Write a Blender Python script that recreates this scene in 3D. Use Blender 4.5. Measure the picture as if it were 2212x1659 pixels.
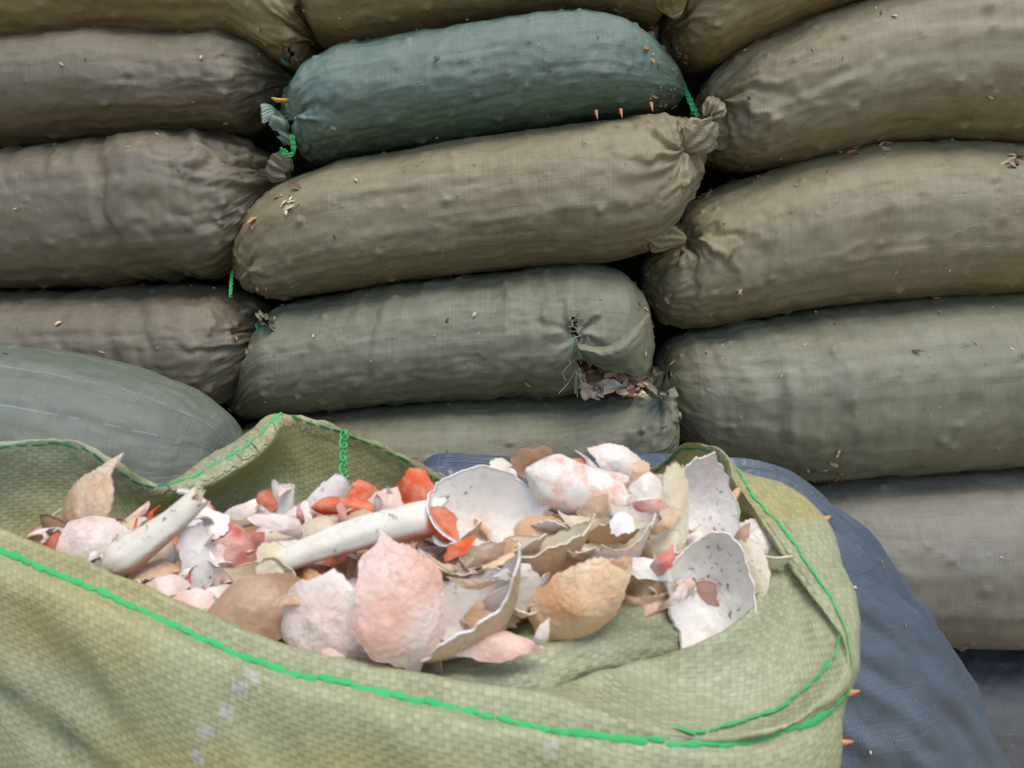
import bpy, math, re
import numpy as np
from mathutils import Matrix, Vector
R = math.radians
scene = bpy.context.scene
for o in list(bpy.data.objects): bpy.data.objects.remove(o)
C = scene.collection

# ------------------------------------------------------------------ camera
PITCH = R(11); CAM = np.array([0., 0., 1.15]); F = 1659.0
FW = np.array([0, math.cos(PITCH), -math.sin(PITCH)]); RT = np.array([1., 0, 0]); UP = np.array([0, math.sin(PITCH), math.cos(PITCH)])
cd = bpy.data.cameras.new('camera'); cam = bpy.data.objects.new('camera', cd); C.objects.link(cam)
cam.location = CAM; cam.rotation_euler = (R(90) - PITCH, 0, 0)
cd.sensor_width = 36; cd.lens = 27; cd.clip_start = 0.02; cd.clip_end = 200
cd.dof.use_dof = True; cd.dof.focus_distance = 1.38; cd.dof.aperture_fstop = 14
scene.camera = cam
scene.render.resolution_x = 1024; scene.render.resolution_y = 768
# ------------------------------------------------------------------ light
SUN_EL, SUN_AZ = 70, 150            # azimuth clockwise from +Y
w = bpy.data.worlds.new('World'); scene.world = w; w.use_nodes = True
nt = w.node_tree; nt.nodes.clear()
sky = nt.nodes.new('ShaderNodeTexSky'); sky.sky_type = 'NISHITA'; sky.sun_disc = False
sky.sun_elevation = R(SUN_EL); sky.sun_rotation = R(SUN_AZ); sky.air_density = 1.0; sky.dust_density = 1.3; sky.ozone_density = 1.0
bg = nt.nodes.new('ShaderNodeBackground'); bg.inputs['Strength'].default_value = 0.12
ow = nt.nodes.new('ShaderNodeOutputWorld'); nt.links.new(sky.outputs[0], bg.inputs[0]); nt.links.new(bg.outputs[0], ow.inputs[0])
sl = bpy.data.lights.new('sun', 'SUN'); sun = bpy.data.objects.new('sun', sl); C.objects.link(sun)
sl.energy = 1.5; sl.angle = R(30); sl.color = (1.0, 0.94, 0.84)
sd = Vector((math.sin(R(SUN_AZ)) * math.cos(R(SUN_EL)), math.cos(R(SUN_AZ)) * math.cos(R(SUN_EL)), math.sin(R(SUN_EL))))
sun.rotation_euler = sd.to_track_quat('Z', 'Y').to_euler()
vs = scene.view_settings; vs.view_transform = 'Standard'; vs.look = 'None'; vs.gamma = 1; vs.use_curve_mapping = False; vs.exposure = 0.84

# ------------------------------------------------------------------ helpers
def pix(px, py, d):                      # a point at depth d (metres along the view axis)
    return CAM + d * (FW + RT * ((px - 1106) / F) + UP * ((829.5 - py) / F))
def pixY(px, py, Y):                     # a point on the vertical plane y = Y
    dr = FW + RT * ((px - 1106) / F) + UP * ((829.5 - py) / F)
    return CAM + dr * (Y / dr[1])
def _h(i, j, s):
    n = (i.astype(np.int64) * 374761393 + j.astype(np.int64) * 668265263 + s * 974711) & 0x7fffffff
    n = ((n ^ (n >> 13)) * 1274126177) & 0x7fffffff
    return ((n ^ (n >> 16)) & 0xffff) / 65535.0
def vn(x, y, s=0):
    x = np.asarray(x, float); y = np.asarray(y, float)
    i = np.floor(x); j = np.floor(y); a = x - i; b = y - j
    a = a * a * a * (a * (a * 6 - 15) + 10); b = b * b * b * (b * (b * 6 - 15) + 10)
    return ((_h(i, j, s) * (1 - a) + _h(i + 1, j, s) * a) * (1 - b) + (_h(i, j + 1, s) * (1 - a) + _h(i + 1, j + 1, s) * a) * b) * 2 - 1
def fbm(x, y, s=0, o=3):
    t = 0; a = 1.0
    for k in range(o):
        t = t + a * vn(x * 2 ** k + 17.3 * k, y * 2 ** k + 5.1 * k, s + k); a *= .5
    return t / 1.6
def smooth(a, n):
    k = np.hanning(2 * n + 3)[1:-1]; k /= k.sum()
    p = np.concatenate([2 * a[0] - a[n:0:-1], a, 2 * a[-1] - a[-2:-n - 2:-1]])
    return np.convolve(p, k, 'valid')
def tag(o, label=None, cat=None, group=None, kind=None):
    if label: o['label'] = label
    if cat: o['category'] = cat
    if group: o['group'] = group
    if kind: o['kind'] = kind
    return o
def mk(name, V, Fc, mats, parent=None, origin=None, uv=None, mi=None, smooth_=True):
    V = np.asarray(V, float)
    if parent is not None: org = np.array(parent.location)
    elif origin is not None: org = np.asarray(origin, float)
    else: org = np.array([(V[:, 0].min() + V[:, 0].max()) / 2, (V[:, 1].min() + V[:, 1].max()) / 2, V[:, 2].min()])
    me = bpy.data.meshes.new(name); V = V - org
    if isinstance(Fc, np.ndarray):
        me.vertices.add(len(V)); me.vertices.foreach_set('co', V.ravel())
        k = Fc.shape[1]; me.loops.add(Fc.size); me.loops.foreach_set('vertex_index', Fc.ravel().astype(np.int32))
        me.polygons.add(len(Fc)); me.polygons.foreach_set('loop_start', np.arange(0, Fc.size, k, dtype=np.int32))
        me.update(calc_edges=True)
    else:
        me.from_pydata([tuple(v) for v in V], [], Fc); me.update()
    if uv is not None:
        l = me.uv_layers.new(name='UVMap'); li = np.zeros(len(me.loops), np.int32); me.loops.foreach_get('vertex_index', li)
        l.data.foreach_set('uv', np.asarray(uv)[li].ravel())
    for m in (mats if isinstance(mats, (list, tuple)) else [mats]): me.materials.append(m)
    if mi is not None: me.polygons.foreach_set('material_index', np.asarray(mi, np.int32))
    me.polygons.foreach_set('use_smooth', np.full(len(me.polygons), smooth_)); me.update()
    o = bpy.data.objects.new(name, me); C.objects.link(o)
    if parent is not None: o.parent = parent
    else: o.location = org
    return o
def gridf(nu, nv, cu=False, cv=False):
    i, j = np.meshgrid(np.arange(nu if cu else nu - 1), np.arange(nv if cv else nv - 1), indexing='ij')
    i = i.ravel(); j = j.ravel(); i2 = (i + 1) % nu; j2 = (j + 1) % nv
    return np.stack([i * nv + j, i2 * nv + j, i2 * nv + j2, i * nv + j2], 1)
def gnormal(P, cu=False, cv=False):
    du = (np.roll(P, -1, 0) - np.roll(P, 1, 0)) if cu else np.gradient(P, axis=0)
    dv = (np.roll(P, -1, 1) - np.roll(P, 1, 1)) if cv else np.gradient(P, axis=1)
    n = np.cross(du, dv); return n / np.maximum(np.linalg.norm(n, axis=-1, keepdims=True), 1e-9)
def catmull(P, t, closed=False):         # P (n, ...) sampled at parameters t
    n = len(P); i = np.floor(t).astype(int); f = t - i
    if closed: ix = [(i + k) % n for k in (-1, 0, 1, 2)]
    else:
        i = np.minimum(i, n - 2); f = t - i; ix = [np.clip(i + k, 0, n - 1) for k in (-1, 0, 1, 2)]
    f = f.reshape((-1,) + (1,) * (P.ndim - 1)); a, b, c, d = (P[k] for k in ix)
    return .5 * (2 * b + (c - a) * f + (2 * a - 5 * b + 4 * c - d) * f ** 2 + (3 * b - a - 3 * c + d) * f ** 3)
def tube(path, r, n=8, closed=False):
    P = np.asarray(path, float); r = np.broadcast_to(r, (len(P),))
    T = (np.roll(P, -1, 0) - np.roll(P, 1, 0)) if closed else np.gradient(P, axis=0)
    T /= np.maximum(np.linalg.norm(T, axis=1, keepdims=True), 1e-9)
    ref = np.array([0.31, 0.22, 0.92]); A = np.cross(T, ref); A /= np.maximum(np.linalg.norm(A, axis=1, keepdims=True), 1e-9); B = np.cross(T, A)
    a = np.linspace(0, 2 * np.pi, n, endpoint=False)
    G = P[:, None] + r[:, None, None] * (A[:, None] * np.cos(a)[None, :, None] + B[:, None] * np.sin(a)[None, :, None])
    return G.reshape(-1, 3), gridf(len(P), n, closed, True)

# ------------------------------------------------------------------ materials
class N:
    def __init__(s, name):
        s.m = bpy.data.materials.new(name); s.m.use_nodes = True; s.t = s.m.node_tree; s.t.nodes.clear()
        s.out = s.t.nodes.new('ShaderNodeOutputMaterial')
    def n(s, typ, **kw):
        nd = s.t.nodes.new('ShaderNode' + typ)
        for k, v in kw.items():
            if k.startswith('i_'):
                key = k[2:]; key = int(key) if key.isdigit() else key.replace('_', ' ')
                if isinstance(v, bpy.types.NodeSocket): s.t.links.new(v, nd.inputs[key])
                else: nd.inputs[key].default_value = v
            else: setattr(nd, k, v)
        return nd
    def math(s, op, a, b=0.0, c=0.0):
        nd = s.n('Math', operation=op)
        for k, v in enumerate((a, b, c)):
            if isinstance(v, bpy.types.NodeSocket): s.t.links.new(v, nd.inputs[k])
            else: nd.inputs[k].default_value = v
        return nd.outputs[0]
    def mix(s, f, a, b, blend='MIX'):
        nd = s.n('Mix', data_type='RGBA', blend_type=blend)
        for k, v in ((0, f), (6, a), (7, b)):
            if isinstance(v, bpy.types.NodeSocket): s.t.links.new(v, nd.inputs[k])
            else: nd.inputs[k].default_value = (*v, 1) if isinstance(v, tuple) and len(v) == 3 else v
        return nd.outputs[2]
    def ramp(s, x, lo, hi):
        return s.n('MapRange', i_0=x, i_1=lo, i_2=hi).outputs[0]
    def noise(s, vec, scale, detail=3, rough=.55):
        return s.n('TexNoise', i_Vector=vec, i_Scale=scale, i_Detail=detail, i_Roughness=rough).outputs[0]
    def scl(s, vec, x, y, z=1):
        return s.n('Mapping', i_Vector=vec, i_Scale=(x, y, z)).outputs[0]
    def add(s, vec, x, y, z=0):
        return s.n('Mapping', i_Vector=vec, i_Location=(x, y, z)).outputs[0]
    def link(s, a, b): s.t.links.new(a, b)

def sack_mat(name, base, dust, dirt, seed, lines=False, grit=1.0, rough=.5):
    s = N(name); uv = s.add(s.n('UVMap').outputs[0], seed * 3.7, seed * 1.3)
    big = s.noise(uv, 5, 4); med = s.noise(uv, 22, 4)
    thu = s.noise(s.scl(uv, 5, 330), 1, 2, .7); thv = s.noise(s.scl(uv, 290, 7), 1, 2, .7)
    wide = s.noise(s.scl(uv, 3, 90), 1, 3)
    c = s.mix(s.ramp(big, .35, .7), base, dust)
    c = s.mix(s.math('MULTIPLY', s.ramp(med, .48, .75), .55), c, dirt)
    c = s.mix(s.math('MULTIPLY', s.ramp(wide, .5, .7), .35), c, dust)
    c = s.mix(s.ramp(thu, .3, .7), c, s.mix(.5, c, (.02, .02, .015)), 'MIX') if False else c
    br = s.math('ADD', s.math('MULTIPLY', thu, .5), s.math('MULTIPLY', thv, .5))
    br = s.math('ADD', .42, s.math('MULTIPLY', br, 1.16))
    c = s.mix(1.0, c, s.n('CombineColor', i_0=br, i_1=br, i_2=br).outputs[0], 'MULTIPLY')
    sp = s.n('TexVoronoi', i_Vector=uv, i_Scale=90.0, feature='F1', i_Randomness=1.0)
    dot = s.math('LESS_THAN', sp.outputs['Distance'], .10); rnd = s.n('SeparateColor', i_0=sp.outputs['Color'])
    c = s.mix(s.math('MULTIPLY', s.math('MULTIPLY', dot, s.math('GREATER_THAN', rnd.outputs[0], .86)), .8 * grit), c, (.025, .018, .014))
    c = s.mix(s.math('MULTIPLY', s.math('MULTIPLY', dot, s.math('LESS_THAN', rnd.outputs[0], .09)), .8 * grit), c, (.42, .33, .22))
    # worn places where warp or weft threads have come apart
    worn = s.ramp(s.noise(s.add(uv, 4, 9), 16, 2), .60, .68)
    gap = s.math('MULTIPLY', worn, s.math('GREATER_THAN', s.math('SINE', s.math('MULTIPLY', s.n('SeparateXYZ', i_0=uv).outputs[0], 1300.0)), .35))
    c = s.mix(s.math('MULTIPLY', gap, .3 * grit), c, (.03, .027, .02))
    if lines:
        v = s.n('SeparateXYZ', i_0=s.n('UVMap').outputs[0])
        t = s.math('ABSOLUTE', s.math('SUBTRACT', s.math('FRACT', s.math('MULTIPLY', v.outputs[1], 13.0)), .5))
        ln = s.math('MULTIPLY', s.math('LESS_THAN', t, .014), s.math('GREATER_THAN', s.noise(s.scl(uv, 60, 3), 1, 1), .46))
        c = s.mix(s.math('MULTIPLY', ln, .35), c, (.45, .47, .5))
    sx = s.n('SeparateXYZ', i_0=uv)
    wv = s.math('MULTIPLY', s.math('SINE', s.math('MULTIPLY', sx.outputs[0], 2100.)), s.math('SINE', s.math('MULTIPLY', sx.outputs[1], 2100.)))
    hgt = s.math('ADD', s.math('MULTIPLY', wv, .25), s.math('ADD', s.math('MULTIPLY', med, .8), s.math('MULTIPLY', s.math('ADD', thu, thv), .5)))
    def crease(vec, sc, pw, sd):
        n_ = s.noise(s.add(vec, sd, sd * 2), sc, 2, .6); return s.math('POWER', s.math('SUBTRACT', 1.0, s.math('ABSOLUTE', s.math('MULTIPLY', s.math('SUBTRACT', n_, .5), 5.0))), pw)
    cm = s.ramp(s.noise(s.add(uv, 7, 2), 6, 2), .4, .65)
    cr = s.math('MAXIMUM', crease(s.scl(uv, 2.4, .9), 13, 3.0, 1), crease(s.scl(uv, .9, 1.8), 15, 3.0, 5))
    hgt = s.math('ADD', hgt, s.math('MULTIPLY', s.math('MULTIPLY', cr, cm), -.55))
    pk = s.n('TexVoronoi', i_Vector=uv, i_Scale=34.0); hgt = s.math('ADD', hgt, s.math('MULTIPLY', s.math('POWER', s.math('MAXIMUM', s.math('SUBTRACT', 1.0, s.math('MULTIPLY', pk.outputs[0], 3.4)), 0.0), 2.0), 1.5 * grit))
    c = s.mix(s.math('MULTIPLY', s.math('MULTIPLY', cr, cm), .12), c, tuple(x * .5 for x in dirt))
    b = s.n('Bump', i_Height=hgt, i_Strength=.6, i_Distance=.0024)
    p = s.n('BsdfPrincipled', i_Base_Color=c, i_Roughness=s.math('ADD', rough - .1, s.math('MULTIPLY', med, .25)), i_Normal=b.outputs[0])
    p.inputs['Specular IOR Level'].default_value = 1.0; p.inputs['Coat Weight'].default_value = .22; p.inputs['Coat Roughness'].default_value = .45
    s.link(p.outputs[0], s.out.inputs[0]); return s.m

def plain_mat(name, col, rough=.6, var=.3, scale=60., spec=.4):
    s = N(name); co = s.n('TexCoord').outputs['Object']; n1 = s.noise(co, scale, 4)
    c = s.mix(s.ramp(n1, .35, .7), tuple(x * (1 - var) for x in col), tuple(min(1, x * (1 + var)) for x in col))
    b = s.n('Bump', i_Height=n1, i_Strength=.3, i_Distance=.002)
    p = s.n('BsdfPrincipled', i_Base_Color=c, i_Roughness=rough, i_Normal=b.outputs[0]); p.inputs['Specular IOR Level'].default_value = spec
    s.link(p.outputs[0], s.out.inputs[0]); return s.m

def shell_mat(name, a, b, spot=None, scale=28., thr=.5, spots=.0, rough=.42, transl=.2, gran=.35, under=None):
    s = N(name); co = s.add(s.n('TexCoord').outputs['Object'], 0, 0)
    rnd = s.n('ObjectInfo').outputs['Random']
    off = s.n('VectorMath', operation='SCALE', i_0=(7.1, 3.3, 5.7), i_Scale=rnd).outputs[0]
    co = s.n('VectorMath', operation='ADD', i_0=co, i_1=off).outputs[0]
    n1 = s.noise(co, scale, 4); n2 = s.noise(co, scale * 7, 3)
    c = s.mix(s.ramp(n1, thr - .13, thr + .13), a, b)
    c = s.mix(s.math('MULTIPLY', s.ramp(n2, .5, .7), .25), c, tuple(x * .6 for x in b))
    if spot:
        m = s.math('MULTIPLY', s.ramp(s.noise(co, 260, 2), .60, .66), s.ramp(s.noise(co, 45, 2), .52 - spots, .62 - spots))
        c = s.mix(m, c, spot)
    if gran > .5:
        wco = s.n('VectorMath', operation='ADD', i_0=co, i_1=s.n('VectorMath', operation='SCALE', i_0=s.n('TexNoise', i_Vector=co, i_Scale=90.0).outputs[1], i_Scale=.012).outputs[0]).outputs[0]
        ve = s.n('TexVoronoi', i_Vector=wco, i_Scale=120.0, feature='DISTANCE_TO_EDGE').outputs[0]
        c = s.mix(s.math('MULTIPLY', s.ramp(ve, .10, .02), s.math('MULTIPLY', s.ramp(s.noise(co, 35, 2), .42, .6), .45)), c, tuple(x * .62 for x in a))
    if under:                                              # coloured flank of the claw
        oy = s.n('SeparateXYZ', i_0=s.n('TexCoord').outputs['Object']).outputs[1]
        c = s.mix(s.ramp(s.math('ADD', oy, s.math('MULTIPLY', n1, .006)), -.0025, -.0075), c, under)
    st_ = s.math('MULTIPLY', s.ramp(s.noise(co, 13, 5, .7), .56, .70), .35); c = s.mix(st_, c, (.45, .28, .16))   # stains
    vr = s.n('TexVoronoi', i_Vector=co, i_Scale=330.0)
    h = s.math('ADD', s.math('MULTIPLY', n2, .8), s.math('MULTIPLY', vr.outputs[0], gran))
    bp = s.n('Bump', i_Height=h, i_Strength=.28, i_Distance=.0012)
    p = s.n('BsdfPrincipled', i_Base_Color=c, i_Roughness=rough, i_Normal=bp.outputs[0]); p.inputs['Specular IOR Level'].default_value = .4
    tr = s.n('BsdfTranslucent', i_Color=c); mx = s.n('MixShader', i_0=transl)
    s.link(p.outputs[0], mx.inputs[1]); s.link(tr.outputs[0], mx.inputs[2]); s.link(mx.outputs[0], s.out.inputs[0]); return s.m

def weave_mat(name, marks=()):
    s = N(name); uv = s.n('UVMap').outputs[0]; co = s.n('TexCoord').outputs['Object']
    sx = s.n('SeparateXYZ', i_0=uv)
    jit = s.noise(uv, 30, 2)
    U = s.math('ADD', s.math('MULTIPLY', sx.outputs[0], 1 / .0042), s.math('MULTIPLY', jit, 1.2)); V = s.math('ADD', s.math('MULTIPLY', sx.outputs[1], 1 / .0028), s.math('MULTIPLY', jit, 1.2))
    fu = s.math('FLOOR', U); fv = s.math('FLOOR', V)
    cell = s.n('CombineXYZ', i_0=fu, i_1=fv).outputs[0]
    wn = s.n('TexWhiteNoise', noise_dimensions='2D', i_Vector=cell).outputs[0]
    par = s.math('MODULO', s.math('ABSOLUTE', s.math('ADD', fu, fv)), 2.0)
    au = s.math('ABSOLUTE', s.math('SINE', s.math('MULTIPLY', U, math.pi))); av = s.math('ABSOLUTE', s.math('SINE', s.math('MULTIPLY', V, math.pi)))
    over = s.math('GREATER_THAN', par, .5)
    hgt = s.n('Mix', data_type='FLOAT', i_0=over, i_2=s.math('POWER', au, .5), i_3=s.math('MULTIPLY', s.math('POWER', av, .5), .8)).outputs[0]
    n1 = s.noise(s.scl(co, 1, 1, 1.6), 5, 2); n2 = s.noise(co, 3.3, 2)
    c = s.mix(s.ramp(n1, .46, .60), (.49, .50, .29), (.55, .48, .20))
    c = s.mix(s.math('MULTIPLY', s.ramp(n2, .45, .65), .5), c, (.52, .55, .42))
    sh = s.math('ADD', .86, s.math('MULTIPLY', wn, .24)); c = s.mix(1., c, s.n('CombineColor', i_0=sh, i_1=sh, i_2=sh).outputs[0], 'MULTIPLY')
    loose = s.ramp(s.noise(co, 16, 2), .42, .66)           # patches of looser weave: see-through darker cells
    hole = s.math('MULTIPLY', s.math('GREATER_THAN', wn, .6), over)
    c = s.mix(s.math('MULTIPLY', s.math('MULTIPLY', hole, loose), .45), c, (.20, .20, .07))
    edge = s.math('LESS_THAN', s.math('MINIMUM', au, av), .16)
    c = s.mix(s.math('MULTIPLY', edge, .24), c, (.20, .22, .11))
    for (mu, mv, hw, hh) in marks:                         # faded white print
        du = s.math('ABSOLUTE', s.math('SUBTRACT', sx.outputs[0], mu)); dv = s.math('ABSOLUTE', s.math('SUBTRACT', sx.outputs[1], mv))
        k = s.math('MULTIPLY', s.math('LESS_THAN', du, hw), s.math('LESS_THAN', dv, hh))
        c = s.mix(s.math('MULTIPLY', k, s.ramp(s.noise(uv, 260, 3), .35, .75)), c, (.64, .64, .70))
    bp = s.n('Bump', i_Height=hgt, i_Strength=.45, i_Distance=.0009)
    p = s.n('BsdfPrincipled', i_Base_Color=c, i_Roughness=.45, i_Normal=bp.outputs[0]); p.inputs['Specular IOR Level'].default_value = .4
    tr = s.n('BsdfTranslucent', i_Color=c); mx = s.n('MixShader', i_0=.32)
    s.link(p.outputs[0], mx.inputs[1]); s.link(tr.outputs[0], mx.inputs[2]); s.link(mx.outputs[0], s.out.inputs[0]); return s.m

OLIVE = ((0.220, 0.179, 0.077), (0.262, 0.225, 0.123), (0.151, 0.110, 0.046))
YELL = ((0.273, 0.208, 0.081), (0.325, 0.260, 0.124), (0.176, 0.120, 0.044))
GREEN = ((0.168, 0.160, 0.082), (0.213, 0.210, 0.131), (0.111, 0.097, 0.048))
GREY = ((0.176, 0.159, 0.111), (0.215, 0.198, 0.150), (0.117, 0.098, 0.062))
TEAL = ((.092, .158, .118), (.138, .205, .160), (.075, .118, .086))
PALE = ((0.114, 0.137, 0.096), (0.156, 0.172, 0.127), (0.091, 0.094, 0.065))
BLUE = ((.054, .080, .112), (.084, .112, .145), (.038, .054, .068))
DARK = ((.050, .052, .055), (.070, .072, .075), (.035, .034, .034))
BROWN = ((0.143, 0.112, 0.058), (0.179, 0.148, 0.087), (0.094, 0.065, 0.034))
M_chip = [plain_mat('chip_pale', (.60, .42, .27)), plain_mat('chip_orange', (.50, .22, .11)), plain_mat('chip_brown', (.16, .09, .05)), plain_mat('chip_white', (.66, .55, .44))]
M_green = plain_mat('green_thread', (.05, .47, .14), .7, .25, 400)
M_dgreen = plain_mat('dull_green_thread', (.03, .22, .09), .5, .3, 300)
M_yellow = plain_mat('yellow_tape', (.55, .33, .02), .5)
M_fray = plain_mat('frayed_fibre', (.36, .34, .24), .7)
M_spine = plain_mat('shell_spine_orange', (.62, .26, .13), .4, .3, 300)
M_weave = weave_mat('green_woven_cloth')
SH = dict(
    pink=shell_mat('shell_pink', (.82, .49, .38), (.86, .71, .62), None, 24, .52, gran=.9),
    pinkpale=shell_mat('shell_pale_pink', (.84, .62, .51), (.88, .81, .73), None, 22, .5, gran=.6),
    tan=shell_mat('shell_tan', (.72, .46, .26), (.84, .70, .52), None, 22, .5, gran=.6, transl=.3),
    orangetan=shell_mat('shell_orange_tan', (.78, .42, .19), (.85, .66, .45), None, 26, .54, gran=.8),
    orange=shell_mat('shell_orange', (.80, .12, .03), (.82, .36, .22), None, 85, .57, rough=.5),
    redpink=shell_mat('shell_red_pink', (.66, .15, .09), (.80, .50, .44), None, 60, .48, rough=.4),
    white=shell_mat('shell_white', (.88, .85, .79), (.87, .81, .72), (.35, .28, .22), 20, .5, -.05, gran=.1),
    clawwhite=shell_mat('shell_claw_white', (.88, .83, .72), (.86, .78, .63), (.34, .26, .20), 20, .5, -.05, gran=.3, under=(.78, .28, .12)),
    lilac=shell_mat('shell_lilac_white', (.88, .84, .78), (.88, .77, .68), (.30, .24, .22), 30, .5, -.03, gran=.1),
    cream=shell_mat('shell_cream', (.86, .79, .64), (.80, .66, .44), (.35, .24, .14), 22, .5, -.06, gran=.15),
    innergrey=shell_mat('shell_inner_spotted', (.88, .84, .77), (.84, .71, .53), (.26, .20, .18), 16, .58, .07, gran=.1),
    innertan=shell_mat('shell_inner_tan', (.82, .74, .60), (.74, .56, .32), (.28, .2, .13), 22, .5, -.02, gran=.1),
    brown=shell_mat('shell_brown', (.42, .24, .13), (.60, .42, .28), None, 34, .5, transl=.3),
    spotted=shell_mat('shell_orange_spotted_white', (.86, .82, .74), (.80, .34, .18), None, 80, .60, gran=.1),
)
M_hole = plain_mat('dark_eye_hole', (.03, .02, .015), .6)

# ------------------------------------------------------------------ setting
g = np.array([[-12, -12, 0], [12, -12, 0], [12, 1.69, 0], [-12, 1.69, 0]], float)
ground = mk('ground', g, np.array([[0, 1, 2, 3]]), plain_mat('dry_earth', (.30, .23, .12), .9, .3, 6., .2), origin=(0, 0, 0)); ground['kind'] = 'structure'
bw = np.array([[-6, 1.70, 0], [6, 1.70, 0], [6, 1.70, 2.6], [-6, 1.70, 2.6], [-6, 1.85, 0], [6, 1.85, 0], [6, 1.85, 2.6], [-6, 1.85, 2.6]], float)
wall = mk('light_block_backing', bw, np.array([[0, 1, 2, 3], [5, 4, 7, 6], [3, 2, 6, 7], [1, 5, 6, 2], [4, 0, 3, 7]]), plain_mat('gap_dark', (.045, .04, .035), .9, .3, 8., .2), smooth_=False); wall['kind'] = 'structure'  # added dark backing: blocks sky light and blackens the gaps between sacks

# ------------------------------------------------------------------ lying sacks
AN = np.concatenate([np.linspace(R(-118), R(118), 150, endpoint=False), np.linspace(R(118), R(242), 20, endpoint=False)])
def chip_cloud(name, parent, P, Nn, rng, n, smin, smax, mats):
    V, Fc, mi = [], [], []
    idx = rng.integers(0, len(P), n)
    for k in idx:
        p, q = P[k], Nn[k]; a = rng.normal(size=3); a -= q * a.dot(q); a /= np.linalg.norm(a); b = np.cross(q, a)
        L = rng.uniform(smin, smax) * (1 + rng.random() ** 4 * 2.0); W = L * rng.uniform(.2, .6); lift = rng.uniform(.0, .6); base = len(V)
        for (x, y, z) in ((-1, -.3, -.1), (-.2, -1, .25), (.6, -.7, .3), (1.1, .1, .15), (.3, .9, .3), (-.6, .6, .25)):
            V.append(p + a * x * L * .5 + b * y * W * .5 + q * (z * W + .0008 + lift * (x + .5) * L * .35))
        V.append(p - q * .001); V.append(p + q * (W * .35 + .001))
        for e in range(6):
            Fc.append((base + e, base + (e + 1) % 6, base + 7)); Fc.append((base + (e + 1) % 6, base + e, base + 6))
        m = rng.choice(len(mats), p=[.36, .24, .2, .2]); mi += [m] * 12
    o = mk(name, V, np.array(Fc), mats, parent=parent, mi=mi, smooth_=False); o['kind'] = 'stuff'; return o

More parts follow.
